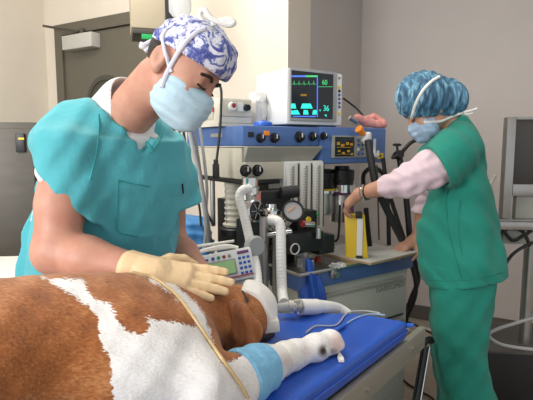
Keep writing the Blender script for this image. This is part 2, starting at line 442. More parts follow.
# door: leaf, frame, closer, porthole
def wl(s, out, z): p = C0 + E * s - NB_ * out; return Vector((p.x, p.y, z))
D0 = C0 + E * .10
wm = Matrix(((E.x, NB_.x, 0, D0.x), (E.y, NB_.y, 0, D0.y), (0, 0, 1, 0), (0, 0, 0, 1)))
door = bpy.data.objects.new('door_1', None); COL.objects.link(door); door.matrix_world = wm; door['kind'] = 'structure'
bm = NB(); box(bm, .15, 1.10, -.03, .0, .01, 2.15, .003); obj('door_leaf', bm, 'door', door, smooth=False)
bm = NB(); box(bm, .07, .15, -.05, .0, .0, 2.235, .004); box(bm, 1.10, 1.18, -.05, .0, .0, 2.235, .004); box(bm, .15, 1.10, -.05, .0, 2.155, 2.235, .004)
obj('door_frame', bm, 'door', door, smooth=False)
bm = NB(); lathe(bm, [(0, .19), (.014, .19), (.02, .18), (.02, .155), (.012, .15)], (.58, -.03, 1.66), (0, -1, 0), 40); [setattr(v, 'co', v.co + Vector((.0, 0, -.01))) for v in bm.verts]; obj('porthole_ring', bm, 'door_dark', door)
bm = NB(); lathe(bm, [(0, .15), (.004, .15)], (.58, -.034, 1.66), (0, -1, 0), 40); [setattr(v, 'co', v.co + Vector((.0, 0, -.01))) for v in bm.verts]; obj('porthole_glass', bm, 'blackgloss', door)
bm = NB(); box(bm, .23, .54, -.11, -.03, 2.03, 2.13, .006); obj('door_closer', bm, 'closer', door)
bm = NB(); tube(bm, [(.40, -.10, 2.145), (.22, -.16, 2.18), (.05, -.12, 2.22)], .009, n=2); tube(bm, [(.40, -.07, 2.12), (.40, -.07, 2.17)], .02, n=2)
obj('closer_arm', bm, 'darksteel', door)
# wall objects on the left
t = thing('ceiling_equipment_box', 'beige boxy equipment housing hanging from the ceiling in front of the dark door', 'equipment box', U(146, 10, 2.45))
R2 = Matrix.Rotation(.30, 4, 'Z')
bm = NB(); box(bm, -.075, .085, -.10, .10, -.11, .30, .008, R2); obj('housing', bm, 'beigebox', t)
bm = NB(); box(bm, .086, .125, -.11, .11, -.12, .31, .004, R2); obj('side_plate', bm, 'blackrub', t)
bm = NB(); box(bm, -.07, .12, -.10, .10, -.135, -.112, .004, R2); obj('bottom_plate', bm, 'door_dark', t)
bm = NB(); box(bm, -.03, .03, -.102, -.085, -.16, -.136, .003, R2); obj('green_connector', bm, 'green', t)['label'] = 'green connector'
bm = NB(); cyl(bm, (0, 0, .29), (0, 0, 2.895 - t.location.z), .03); obj('drop_pole', bm, 'beigebox', t)
tp = U(180, 4, 2.0)
t = thing('infusion_bag', 'clear fluid bag hanging upside down from a thin rod above the man\'s cap', 'infusion bag', tp)
bm = NB(); lathe(bm, [(-.055, .006), (-.05, .03), (-.03, .045), (.09, .048), (.11, .03), (.115, .01)], (0, 0, .0), seg=20)
for v in bm.verts: v.co.y *= .45
obj('bag', bm, 'bagfilm', t)
bm = NB(); cyl(bm, (0, 0, -.05), (0, 0, -.10), .009, .006); obj('port', bm, 'white_plastic', t)
bm = NB(); tube(bm, [(0, 0, .11), (0, 0, .3), (0, 0, 2.895 - tp.z)], .004, n=3); obj('hanging_rod', bm, 'chrome', t)
# stainless cabinet
p0 = U(33, 122, 2.35); 
t = thing('steel_cabinet', 'dark stainless steel cabinet standing against the wall behind the man', 'cabinet', (p0.x - .36, 2.35, 0), .10)
bm = NB(); box(bm, -.36, .36, 0, .5, .02, p0.z, .006); obj('body', bm, 'darksteel', t)
bm = NB(); box(bm, -.345, .345, -.018, -.002, .08, p0.z - .03, .004); dd = obj('door', bm, 'darksteel', t)
bm = NB(); box(bm, .27, .312, -.034, -.018, p0.z - .145, p0.z - .055, .003); obj('latch', bm, 'black', t)
bm = NB(); box(bm, .285, .312, -.0365, -.0335, p0.z - .085, p0.z - .075); obj('indicator', bm, 'yellow', t)
t = thing('white_counter', 'white counter top at the left edge behind the brown dog', 'counter', (-1.05, 1.62, 0), .1)
bm = NB(); box(bm, -.42, .32, -.22, .30, .86, .90, .006); obj('worktop', bm, 'white_plastic', t)
bm = NB(); box(bm, -.40, .30, -.20, .29, 0, .86, .004); obj('cupboard', bm, 'offwhite', t)

# ------------------------------------------------------------------ anaesthesia machine
A0 = Vector((-.09, 1.85, 0)); MR = math.radians(34); MD = Vector((math.cos(MR), math.sin(MR), 0)); MB_ = Vector((-math.sin(MR), math.cos(MR), 0))
def mp(px, py, yl=0.0):                 # pixel -> machine coordinates on the plane y = yl
    r = ray(px, py); o = Vector((0, 0, CH)); k = ((A0 + MB_ * yl - o).dot(MB_)) / r.dot(MB_); p = o + r * k - A0
    return Vector((p.dot(MD), yl, p.z))
def mz(px, py, z):
    p = Z(px, py, z) - A0; return Vector((p.dot(MD), p.dot(MB_), z))
def mw(p): p = Vector(p); return A0 + MD * p.x + MB_ * p.y + Vector((0, 0, p.z))
def my(px, py, Y): p = U(px, py, Y) - A0; return Vector((p.dot(MD), p.dot(MB_), p.z))
mach = thing('anesthesia_machine', 'large cream and blue anesthesia machine with flow tubes, knobs and a drawer cabinet', 'anesthesia machine', A0, MR)
uR = mp(384, 145).x; uS = mp(319, 145).x
# base cabinet
bm = NB(); box(bm, .13, .76, -.18, .44, .14, .80, .008); cabn = obj('cabinet', bm, 'cab', mach)
bm = NB(); box(bm, .12, .77, -.20, .45, .80, .862, .006); obj('blue_rim', bm, 'machine_blue', mach)
bm = NB(); box(bm, .11, .78, -.215, .45, .8625, .876, .004); obj('worktop', bm, 'steel', mach)
for z0, z1, nm in ((.60, .765, 'drawer'), (.385, .575, 'drawer'), (.17, .365, 'drawer')):
    bm = NB(); box(bm, .16, .73, -.200, -.181, z0, z1, .006); dr = obj(nm, bm, 'cab', mach)
    bm = NB(); box(bm, .17, .72, -.206, -.2005, z1 - .012, z1 - .003, .002); obj('grip', bm, 'machine_grey', dr)
bm = NB(); box(bm, .16, .73, -.187, -.1815, .585, .597); obj('drawer_gap', bm, 'black', mach)
text('lettering', 'NARKOMED', .033, Matrix.Translation((.625, -.2015, .735)) @ Matrix.Rotation(math.pi / 2, 4, 'X'), 'label_grey', mach)
pk = mp(333, 276, -.202)
bm = NB(); lathe(bm, [(0, .02), (.012, .02), (.014, .012), (.03, .012)], (pk.x, -.2005, pk.z + .01), (0, -1, 0)); obj('lock', bm, 'steel', mach)
for x in (.18, .71):
    for y in (-.13, .38):
        bm = NB(); cyl(bm, (x - .015, y, .055), (x + .015, y, .055), .054); cs_ = obj('caster', bm, 'black', mach)
        bm = NB(); cyl(bm, (x, y, .055), (x, y, .14), .012); obj('caster_stem', bm, 'steel', cs_)
# rear columns and upper body
bm = NB(); box(bm, .12, .40, .26, .44, .8765, 1.10, .006); box(bm, .34, .50, .30, .44, 1.10, 1.27, .006); obj('rear_column', bm, 'black', mach)
zl = 1.215
bm = NB(); box(bm, .002, .36, .015, .50, zl, 1.34, .008); obj('upper_body', bm, 'machine_cream', mach)
bm = NB(); box(bm, .0, uS + .01, .0, .51, 1.345, 1.425, .008); fas = obj('blue_fascia', bm, 'machine_blue', mach)
bm = NB(); box(bm, uS, uR, -.012, .34, 1.268, 1.428, .010); obj('display_housing', bm, 'machine_blue', mach)
# sloping grey visor under the fascia
bm = NB(); pr = [(.0, 1.3445), (-.028, 1.3445), (-.028, 1.34), (.0, 1.285)]
a = [bm.verts.new((.004, y, z)) for y, z in pr]; b = [bm.verts.new((uS - .004 - (.035 if z < 1.3 else 0), y, z)) for y, z in pr]
bm.faces.new(a); bm.faces.new(list(reversed(b)))
for i in range(4): bm.faces.new((a[i], b[i], b[(i + 1) % 4], a[(i + 1) % 4]))
bmesh.ops.recalc_face_normals(bm, faces=bm.faces); obj('grey_visor', bm, 'machine_grey', mach, smooth=False)
# flowmeters
f0 = mp(282, 160).x; f1 = mp(321, 160).x
bm = NB(); box(bm, f0, f1, -.015, .10, .985, 1.284, .006); obj('flowmeter_block', bm, 'white_plastic', mach)
w = (f1 - f0) / 3
for i in range(3):
    cx = f0 + w * (i + .5)
    bm = NB(); box(bm, cx - w * .4, cx + w * .4, -.026, -.0155, .995, 1.278, .003); ft = obj('flow_tube', bm, 'white_plastic', mach)
    bm = NB(); cyl(bm, (cx + .002, -.029, 1.01), (cx + .002, -.029, 1.265), .0045, seg=10); obj('glass_column', bm, 'label_grey', ft)
    bm = NB()
    for k in range(22): box(bm, cx - .012, cx - .005, -.0272, -.0262, 1.02 + k * .011, 1.023 + k * .011)
    obj('scale_marks', bm, 'label_grey', ft, smooth=False)
    bm = NB(); box(bm, cx + w * .5 - .003, cx + w * .5 + .001, -.022, -.0155, 1.0, 1.275); obj('divider', bm, 'black', mach)
# knob plate
def knob(px, py, r, yl, par, m='blackgloss', d=.02):
    p = mp(px, py, yl); bm = NB(); lathe(bm, [(0, r * 1.12), (.003, r * 1.12), (.004, r * .92), (d, r * .8), (d + .002, r * .6)], p, (0, -1, 0)); o = obj('knob', bm, m, par)
    bm = NB(); box(bm, p.x - r * .1, p.x + r * .1, yl - d - .004, yl - d - .0015, p.z - r * .1, p.z + r * .75); obj('pointer', bm, 'white_plastic', o, smooth=False); return o
bm = NB(); a = mp(236, 161, -.01); b = mp(284, 178, -.01)
box(bm, .004, b.x, -.012, .014, b.z - .002, 1.284, .003); obj('knob_plate', bm, 'machine_cream', mach)
knob(245, 170.5, .021, -.0125, mach); knob(257, 170.5, .021, -.0125, mach)
bm = NB(); box(bm, .002, .16, -.02, .42, 1.196, 1.214, .004); obj('black_shelf', bm, 'black', mach)
for px, py, r in ((260, 138, .017), (274, 138, .018), (299, 137, .021), (312, 136.5, .018), (323, 136, .015)):
    knob(px, py, r, -.0005 if px < 318 else -.0125, mach)
for (xa, xb, ya, yb, m) in ((248, 253, 132, 137, 'black'), (263.5, 269, 131, 135.5, 'orange')):
    p = mp(xa, yb, 0); q = mp(xb, ya, 0); bm = NB(); box(bm, p.x, q.x, -.006, -.0005, p.z, q.z, .001); obj('switch', bm, m, mach)
# display
p = mp(331, 158, -.012); q = mp(366, 136, -.012)
bm = NB(); box(bm, p.x, q.x, -.017, -.0125, p.z, q.z, .002); dsp = obj('display_panel', bm, 'machine_grey', mach)
p = mp(335, 156.5, -.018); q = mp(354, 137, -.018)
bm = NB(); box(bm, p.x, q.x, -.0195, -.0172, p.z, q.z); obj('amber_screen', bm, 'scr_dark', dsp)
bm = NB()
for k, (px, py, wd, ht) in enumerate(((337, 142, 3, 3), (341, 144, 3.5, 2.5), (346, 142, 3, 3), (350, 143, 3, 2.5), (338, 150, 2.5, 2), (342, 152, 3, 2), (347, 150, 3, 2.2), (351, 153, 2, 2), (337, 147, 14, .6), (337, 154, 14, .5))):
    p = mp(px, py + ht, -.02); q = mp(px + wd, py, -.02); box(bm, p.x, q.x, -.0201, -.0196, p.z, q.z)
obj('amber_readout', bm, 'e_amber', dsp, smooth=False)
for k in range(8):
    p = mp(357.5 + (k % 2) * 4, 140 + (k // 2) * 4.5, -.018); bm = NB(); box(bm, p.x, p.x + .011, -.0205, -.0172, p.z - .007, p.z + .004, .001)
    obj('button', bm, 'white_plastic' if k in (1, 4) else 'keyblue', dsp)
p = mp(377, 159, -.012); q = mp(383, 153, -.012); bm = NB(); box(bm, p.x, q.x, -.0145, -.0125, p.z, q.z); wl_ = obj('warning_label', bm, 'yellow', mach)
bm = NB(); cyl(bm, ((p.x + q.x) / 2, -.0146, (p.z + q.z) / 2), ((p.x + q.x) / 2, -.0152, (p.z + q.z) / 2), .006); obj('warning_symbol', bm, 'black', wl_)
# side marks
bm = NB(); box(bm, -.003, -.0003, .16, .26, 1.383, 1.398); obj('side_nameplate', bm, 'machine_grey', mach)
# bellows window and lower columns under the left part
for y in (.05, .2, .34): bm = NB(); cyl(bm, (.045, y, .985), (.045, y, 1.196), .011, seg=12); obj('support_rod', bm, 'steel', mach)
bm = NB(); lathe(bm, [(0, .055), (.01, .06)] + [(.02 + i * .012, .052 if i % 2 else .046) for i in range(14)] + [(.19, .05)], (.085, .20, 1.0)); obj('bellows', bm, 'machine_cream', mach)
bm = NB(); lathe(bm, [(0, .07), (.03, .075), (.035, .07)], (.085, .20, .962)); obj('bellows_base', bm, 'black', mach)
# vaporizers
def vapor(px, ptop, pbot, yl, r, ring, name):
    p = mp(px, ptop, yl); q = mp(px, pbot, yl); H = p.z - q.z
    base = Vector((p.x, yl, q.z))
    bm = NB(); lathe(bm, [(0, r * .92), (.004, r), (H * .48, r), (H * .5, r * .95)], base); v = obj(name, bm, 'steel', mach)
    bm = NB(); lathe(bm, [(H * .5, r * 1.05), (H * .5 + .014, r * 1.08), (H * .5 + .016, r)], base); obj('color_ring', bm, ring, v)['label'] = ring + ' ring'
    bm = NB(); lathe(bm, [(H * .57, r * 1.02), (H * .74, r * 1.06), (H * .75, r * 1.12), (H * .93, r * 1.12), (H * .94, r * .7), (H, r * .66)], base); obj('dial', bm, 'black', v)
    bm = NB(); box(bm, p.x - r * .7, p.x + r * .7, yl + r * .9, yl + .14, q.z + .03, p.z - .02, .004); obj('mount', bm, 'black', v)
vapor(324, 169, 214, .10, .046, 'yellow', 'vaporizer')
vapor(342, 166, 221, .08, .052, 'purple', 'vaporizer')
p = mp(342, 221, .08); bm = NB(); lathe(bm, [(.0, .045), (.002, .056), (.092, .056), (.094, .04)], p); obj('dark_jar', bm, 'purple', mach)
bm = NB(); lathe(bm, [(.138, .05), (.14, .061), (.175, .061), (.177, .05)], p); obj('steel_band', bm, 'chrome', mach)
p = mp(324, 214, .10); bm = NB(); lathe(bm, [(.098, .04), (.1, .052), (.112, .052), (.114, .04)], p); obj('steel_band', bm, 'chrome', mach)
# absorber: dark head, domes, gauge, valve body
def P_(px, py, Y): return my(px, py, Y)
bm = NB(); p = P_(268, 204, 1.86); box(bm, p.x - .075, p.x + .085, p.y - .04, p.y + .06, p.z - .03, p.z + .055, .012)
p = P_(283, 193, 1.84); cyl(bm, p + Vector((-.01, 0, 0)), p + Vector((.055, -.02, .005)), .024); obj('absorber_head', bm, 'blackrub', mach)
bm = NB(); p = P_(301, 243, 1.84); box(bm, p.x - .075, p.x + .09, p.y - .03, p.y + .05, p.z - .035, p.z + .045, .008)
p = P_(308, 222, 1.88); box(bm, p.x - .05, p.x + .05, p.y - .0, p.y + .06, p.z - .045, p.z + .045, .010)
p = P_(326, 243, 1.90); box(bm, p.x - .05, p.x + .03, p.y - .02, p.y + .05, p.z - .04, p.z + .035, .008); obj('absorber_block', bm, 'black', mach)
p = P_(295, 249, 1.775); bm = NB(); sweep(bm, [p + Vector((math.cos(a) * .02, 0, math.sin(a) * .02)) for a in [i * .33 for i in range(20)]], .0028, 6); obj('white_dial_ring', bm, 'white_plastic', mach)
# inspiratory valve (upper): silver neck with dark round window
p = P_(250, 186, 1.76); bm = NB(); lathe(bm, [(-.05, .028), (-.03, .03), (-.028, .036), (-.005, .036), (0, .03), (.03, .03), (.034, .022)], p); obj('valve_neck', bm, 'chrome', mach)
p = P_(252, 197, 1.755); bm = NB(); cyl(bm, p + Vector((.012, 0, -.03)), p + Vector((.012, 0, .02)), .023); obj('copper_fitting', bm, 'pink', mach)
def valve(px, py, Y, r, ax, nm='check_valve'):
    p = P_(px, py, Y); ax = Vector(ax).normalized(); bm = NB(); lathe(bm, [(-.045, r * .7), (-.04, r * .9), (-.006, r), (0, r), (.004, r * .86)], p, ax, 32); v = obj(nm, bm, 'chrome', mach)
    bm = NB(); lathe(bm, [(.003, r * .84), (.007, r * .78), (.008, r * .2)], p, ax, 32); obj('dark_window', bm, 'blackgloss', v)
    bm = NB()
    for i in range(6):
        a = i * math.pi / 3; n1 = Vector((1, 0, 0)); n1 = (n1 - ax * n1.dot(ax)).normalized(); n2 = ax.cross(n1); e = n1 * math.cos(a) + n2 * math.sin(a)
        tube(bm, [p + ax * .009 + e * r * .15, p + ax * .009 + e * r * .72], .0018, 6, 2)
    obj('window_rib', bm, 'steel', v)
valve(256, 211, 1.70, .042, (.2, -1, .1))
p = P_(271, 216, 1.72); bm = NB(); lathe(bm, [(-.04, .02), (-.02, .03), (.005, .03), (.008, .036), (.022, .036), (.03, .02), (.045, .018)], p); obj('valve_neck', bm, 'chrome', mach)
p = P_(293, 211, 1.70); ax = Vector((-.35, -.80, .45)).normalized(); bm = NB(); lathe(bm, [(-.03, .02), (-.02, .036), (0, .040), (.006, .040), (.006, .034), (.001, .033)], p, ax, 32); gg = obj('pressure_gauge', bm, 'black', mach)
bm = NB(); lathe(bm, [(.0015, .033), (.0025, .033)], p, ax, 32); obj('gauge_face', bm, 'bezel', gg)
n1 = Vector((1, 0, 0)); n1 = (n1 - ax * n1.dot(ax)).normalized(); bm = NB(); tube(bm, [p + ax * .004 - n1 * .02, p + ax * .004 + n1 * .012 + ax.cross(n1) * .015], .0016, 6, 2); obj('needle', bm, 'orange', gg)
p = P_(291, 217, 1.76); bm = NB(); cyl(bm, p, p + Vector((-.02, .03, -.04)), .02, .018); obj('gauge_stem', bm, 'chrome', mach)
# assorted fittings
bm = NB(); p = P_(303, 224, 1.78); cyl(bm, p, p + Vector((.05, 0, -.006)), .012); obj('steel_fitting', bm, 'chrome', mach)
bm = NB(); p = P_(302, 224, 1.775); cyl(bm, p, p + Vector((.008, 0, 0)), .0122); obj('red_fitting', bm, 'red', mach)
bm = NB(); p = P_(308, 219.5, 1.80); lathe(bm, [(0, .011), (.006, .011)], p, (0, -1, 0)); obj('yellow_cap', bm, 'yellow', mach)
for px, py in ((317, 214), (315, 230)):
    bm = NB(); p = P_(px, py, 1.9); lathe(bm, [(0, .006), (.010, .005)], p, (0, -1, 0)); obj('green_fitting', bm, 'green', mach)
for px, py, r, h in ((262, 232, .012, .05), (281, 232, .013, .06), (288, 228, .014, .05), (311, 259, .013, .07), (279, 245, .012, .06), (318, 228, .012, .04)):
    p = P_(px, py, 1.83); bm = NB(); cyl(bm, p, p + Vector((0, 0, -h)), r); obj('pipe_fitting', bm, 'chrome', mach)
p = P_(262, 236, 1.80); q = P_(292, 232, 1.80); bm = NB(); cyl(bm, p, q, .011); obj('cross_pipe', bm, 'chrome', mach)
bm = NB(); p = P_(256, 232, 1.82); box(bm, p.x - .05, p.x + .045, p.y - .01, p.y + .07, p.z - .10, p.z + .05, .010); obj('rear_dark_filler', bm, 'blackrub', mach)  # dark box added for the shadow and black clutter behind the absorber
bm = NB(); p = P_(288, 262, 1.90); box(bm, p.x - .06, p.x + .03, p.y - .01, p.y + .05, p.z - .10, p.z + .05, .010); obj('lower_dark_filler', bm, 'blackrub', mach)  # another added dark box, deepening the shadow and clutter lower down
# long columns down to the base
bm = NB()
for px, r in ((265, .014), (275.5, .013)):
    p = P_(px, 215, 1.84); cyl(bm, (p.x, p.y, .25), (p.x, p.y, p.z), r)
obj('column', bm, 'steel', mach)
bm = NB(); p = P_(270, 300, 1.84); box(bm, -.09, .15, p.y - .05, p.y + .11, .12, .25, .008); box(bm, .0, .13, -.16, .40, .12, .16, .004); obj('base_bar', bm, 'machine_grey', mach)
bm = NB(); p = P_(302, 271, 1.86); lathe(bm, [(-.14, .026), (-.13, .034), (-.05, .034), (-.04, .028), (.06, .026), (.065, .03), (.085, .03)], p); obj('canister', bm, 'steel', mach)

# things on the machine
def on_mach(name, label, cat, group=None, loc=(0, 0, 0)): return thing(name, label, cat, mw(loc), MR, group)
# patient monitor
m0 = mp(287, 126, .02); m1 = mp(343, 72, .02); L0 = Vector((m0.x, .02, 1.4265)); W_ = m1.x - m0.x; H_ = mp(287, 67.5, .02).z - 1.4265
mon = on_mach('patient_monitor', 'white patient monitor showing green and cyan vital signs on top of the blue machine', 'monitor', loc=L0)
bm = NB(); box(bm, 0, W_, 0, .235, .008, H_, .012); obj('casing', bm, 'white_plastic', mon)
bm = NB(); box(bm, .02, W_ - .02, .02, .21, 0, .008); obj('foot', bm, 'black', mon)
def ms(px, py, d=-.001): v = mp(px, py, .02 + d); return v - L0
p = ms(289, 120.5); q = ms(336.5, 72.5)
bm = NB(); box(bm, p.x, q.x, -.008, -.0005, p.z, q.z, .004); bz = obj('bezel', bm, 'bezel', mon)
p = ms(291.5, 117.5, -.01); q = ms(333.5, 74.5, -.01)
bm = NB(); box(bm, p.x, q.x, -.0095, -.0082, p.z, q.z); scn = obj('screen', bm, 'scr_dark', bz)
def quadm(bm, pts, y):
    vs = [bm.verts.new((ms(*c, -.012).x, y, ms(*c, -.012).z)) for c in pts]; f = bm.faces.new(vs)
    r = bmesh.ops.extrude_face_region(bm, geom=[f]); bmesh.ops.translate(bm, vec=(0, .0004, 0), verts=[g for g in r['geom'] if isinstance(g, bmesh.types.BMVert)])
    bmesh.ops.recalc_face_normals(bm, faces=bm.faces)
bm = NB()
for pts in ([(291.5, 103.5), (295.5, 103.5), (296.5, 108.5), (291.5, 108.5)], [(302.5, 103.5), (311, 103.5), (313, 108.5), (301, 108.5)], [(291.5, 110.5), (298, 110), (300.5, 114.5), (291.5, 114.5)],
            [(304, 110), (308, 110), (309, 114.5), (303.5, 114.5)], [(313.5, 110), (317, 110), (317, 114.5), (312.5, 114.5)]): quadm(bm, pts, -.0101)
obj('cyan_waves', bm, 'e_cyan', bz, smooth=False)
bm = NB(); quadm(bm, [(291.5, 75.3), (306, 75.3), (306, 77), (291.5, 77)], -.0101); quadm(bm, [(317.2, 77), (318.2, 77), (318.2, 117), (317.2, 117)], -.0101)
quadm(bm, [(293, 115.8), (316, 115.8), (316, 117), (293, 117)], -.0101); obj('blue_bar', bm, 'e_blue', bz, smooth=False)
bm = NB(); quadm(bm, [(306, 75.3), (318, 75.3), (318, 77), (306, 77)], -.0101); quadm(bm, [(318.5, 86.5), (333, 86.5), (333, 86.9), (318.5, 86.9)], -.0101)
n_ = 60; pts = []
for i in range(n_ + 1):
    x = 292 + i * 24.5 / n_; ph = i % 12; pts.append((x, 84 - (3.2 if ph == 6 else -1.0 if ph == 7 else .4 if ph == 3 else 0)))
for a, b in zip(pts, pts[1:]): tube(bm, [Vector((ms(*a, -.012).x, -.0102, ms(*a, -.012).z)), Vector((ms(*b, -.012).x, -.0102, ms(*b, -.012).z))], .0006, 4, 1)
obj('green_trace', bm, 'e_green', bz, smooth=False)
bm = NB(); quadm(bm, [(301, 94), (307, 94), (307, 96), (301, 96)], -.0101); obj('amber_label', bm, 'e_amber', bz, smooth=False)
def mtxt(s, px, py, size, m, depth=-.0101):
    v = ms(px, py, -.012); text('readout', s, size, Matrix.Translation((v.x, depth, v.z)) @ Matrix.Rotation(math.pi / 2, 4, 'X'), m, bz, .0003)
mtxt('60', 325, 82.5, .030, 'e_green'); mtxt('36', 326.5, 108.5, .034, 'e_cyan'); mtxt('o', 320.5, 110, .016, 'e_cyan'); mtxt('98', 326, 115.6, .013, 'e_cyan')
for i, (py, c, r) in enumerate(((78, 'label_grey', .006), (87, 'yellow', .0065), (91, 'black', .0065), (95, 'keyblue', .006), (99, 'keyblue', .006), (103, 'keyblue', .006), (107, 'keyblue', .006), (113.5, 'yellow', .0065))):
    v = ms(339.3, py); bm = NB(); lathe(bm, [(0, r), (.004, r * .9)], (v.x, -.0005, v.z), (0, -1, 0), 14); obj('button', bm, c, mon)
# white bracket with cord hook at its side
bk = mp(263, 112, .17); bx = on_mach('cable_holder', 'white plastic cable holder at the left side of the patient monitor', 'cable holder', loc=(L0.x - .062, .16, 1.4265))
bm = NB(); box(bm, 0, .055, 0, .06, 0, .15, .008); obj('body', bm, 'white_plastic', bx)
bm = NB(); tube(bm, [(.012, -.008, .11), (.03, -.022, .11), (.036, -.03, .07), (.03, -.028, .04), (.014, -.022, .04), (.01, -.02, .08)], .0035, 8); obj('cord_loop', bm, 'greyhose', bx)
bm = NB(); lathe(bm, [(-.012, .012), (.012, .012)], (.015, -.012, .115), (0, 1, 0)); obj('plug', bm, 'white_plastic', bx)
c = mp(263, 126, .06); cap_ = on_mach('blue_disc', 'round blue plastic disc lying on top of the blue machine', 'disc', loc=(c.x, .06, 1.4255))
bm = NB(); lathe(bm, [(0, .034), (.004, .038), (.014, .038), (.018, .034), (.019, .006)], (0, 0, 0)); obj('lid', bm, 'bluecap', cap_)
bm = NB(); lathe(bm, [(.0191, .01), (.024, .01)], (0, 0, 0)); obj('button', bm, 'bluecap', cap_)
# ventilator / secondary cream box on top left
c0 = mp(205, 122, .26)
vb = on_mach('ventilator_unit', 'cream ventilator control box with round dials standing left on the blue machine', 'ventilator', loc=(0.0, .14, 1.4255))
bm = NB(); box(bm, -.03, .135, 0, .34, .0, .012); box(bm, -.02, .13, .0, .34, .012, .115, .008); obj('body', bm, 'offwhite', vb)
bm = NB(); box(bm, -.012, .122, -.005, -.0005, .04, .105, .003); fp_ = obj('face_plate', bm, 'machine_cream', vb)
bm = NB(); lathe(bm, [(0, .018), (.012, .016)], (.03, -.0055, .08), (0, -1, 0)); obj('dial', bm, 'white_plastic', fp_)
bm = NB(); lathe(bm, [(.0125, .010), (.0135, .009)], (.033, -.0055, .083), (0, -1, 0)); obj('dial_mark', bm, 'red', fp_)
bm = NB(); lathe(bm, [(0, .015), (.014, .012)], (.10, -.0055, .078), (0, -1, 0)); obj('dial', bm, 'blackgloss', fp_)
bm = NB(); box(bm, .055, .082, -.008, -.0052, .062, .098); obj('white_plate', bm, 'white_plastic', fp_)
bm = NB(); box(bm, -.0235, -.0205, .06, .30, .03, .10, .002); obj('side_panel', bm, 'machine_cream', vb)
bm = NB(); box(bm, -.0258, -.0238, .21, .235, .04, .055); obj('orange_sticker', bm, 'orange', vb)
bm = NB(); box(bm, -.0258, -.0238, .05, .065, .06, .08); obj('red_sticker', bm, 'red', vb)
text('marking', '03', .022, Matrix.Translation((-.0242, .17, .085)) @ Matrix.Rotation(-math.pi / 2, 4, 'Z') @ Matrix.Rotation(math.pi / 2, 4, 'X'), 'label_grey', vb)
# vertical black cord with connector
def cord(name, label, pts, r, m, cat='cable', group=None, seg=8, par=None, ends=None):
    bm = NB(); c = Vector(pts[0]); sweep(bm, [p - c for p in spline(pts, 10)], r, seg); o = obj(name, bm, m); o.location = c; return tag(o, label, cat, group)
c_ = cord('hanging_lead', 'black cord hanging past the cream ventilator with a square plug at its end', [U(207, 84, 1.93), U(220, 86, 1.90), U(221, 110, 1.88), U(219, 140, 1.87), U(216, 164, 1.865)], .005, 'blackrub')
bm = NB(); q = U(216, 171, 1.865) - c_.location; box(bm, q.x - .013, q.x + .013, q.y - .009, q.y + .009, q.z - .028, q.z + .028, .004); obj('plug', bm, 'blackrub', c_)
bm = NB(); box(bm, q.x - .009, q.x + .009, q.y - .007, q.y + .007, q.z + .028, q.z + .045, .003); obj('strain_relief', bm, 'blackrub', c_)
for i, (pts, r, m, lb) in enumerate((
    ([(196, 92), (186, 105), (191, 140), (200, 180), (206, 225), (204, 252)], .0075, 'greyhose', 'thick grey corrugated lead, leftmost of the pale hanging leads beside the man'),
    ([(200, 95), (192, 112), (197, 150), (203, 190), (209, 228), (208, 252)], .006, 'greycable', 'grey lead twisting down in the middle of the pale hanging bundle'),
    ([(203, 96), (199, 116), (203, 150), (207, 190), (205, 225), (211, 250)], .006, 'greyhose', 'pale grey lead, rightmost of the hanging bundle beside the ventilator'),
    ([(181, 112), (186, 145), (197, 180), (206, 210), (214, 226)], .005, 'blackrub', 'black lead slanting down behind the grey bundle, ending by the bellows'),
    ([(178, 122), (184, 158), (192, 186), (199, 205), (201, 226)], .0045, 'blackrub', 'thin black lead slanting down close to the man\'s sleeve'))):
    cord('hanging_lead', lb, [U(*p, 1.80 + .02 * i) for p in pts], r, m, 'cable', None)
# board, yellow folder, bits on the worktop
ZT = .8765
c1 = mz(309, 249, .89); c2 = mz(371, 262, .89); c3 = mz(419, 251, .89)
b0 = c2; dx = (c3 - c2); dy = (c1 - c2)
t = on_mach('tray_board', 'flat white board with brown edge lying on the machine worktop', 'board', loc=(c2.x, c2.y, ZT))
q = [(0, 0), (dx.x, dx.y), (dx.x + dy.x * .95, dx.y + dy.y * .95), (dy.x, dy.y)]
bm = NB(); poly_prism(bm, q, 0.0, .008); obj('edge', bm, 'boardedge', t)
q2 = [(x * .985 + .003, y * .985 + .003) for x, y in q]; bm = NB(); poly_prism(bm, q2, .0082, .0105); obj('surface', bm, 'board', t)
yb = U(356, 250, 1.96); yb.z = ZT + .0108
t = thing('yellow_dispenser', 'upright yellow plastic dispenser with white stripe gripped by the woman', 'dispenser', yb, -.12)
bm = NB(); box(bm, -.042, .048, -.022, .022, 0, .180, .006)
for v in bm.verts:
    if v.co.z > .1: v.co.x = v.co.x * .9 - .012
obj('body', bm, 'yellow', t)
bm = NB(); box(bm, .0, .024, -.031, -.0225, .012, .165, .003); obj('white_stripe', bm, 'white_plastic', t)
bm = NB(); box(bm, -.001, .025, -.033, -.0225, .0005, .0115, .002); box(bm, -.006, .020, -.033, .02, .166, .19, .003); obj('black_end', bm, 'black', t)
for px, py, nm, lb, m, r, h in ((325, 252, 'plastic_cup', 'small crumpled clear plastic cup on the worktop left of the board', 'clear', .018, .03), (332, 249, 'plastic_cup', 'clear plastic cup standing tallest by the vaporizers', 'clear', .016, .04)):
    c = mz(px, py, .885); t = on_mach(nm, lb, 'cup', loc=(c.x, c.y, ZT)); bm = NB(); lathe(bm, [(0, r * .8), (.001, r * .82), (h, r), (h, r * .9), (.004, r * .7)], (0, 0, 0), seg=16); obj('cup_body', bm, m, t)
c = mz(318, 258, .89); t = on_mach('red_cap', 'small red cap on the steel worktop beside the black absorber', 'cap', loc=(c.x, c.y, ZT)); bm = NB(); lathe(bm, [(0, .013), (.018, .012), (.02, .008)], (0, 0, 0)); obj('cap_body', bm, 'red', t)
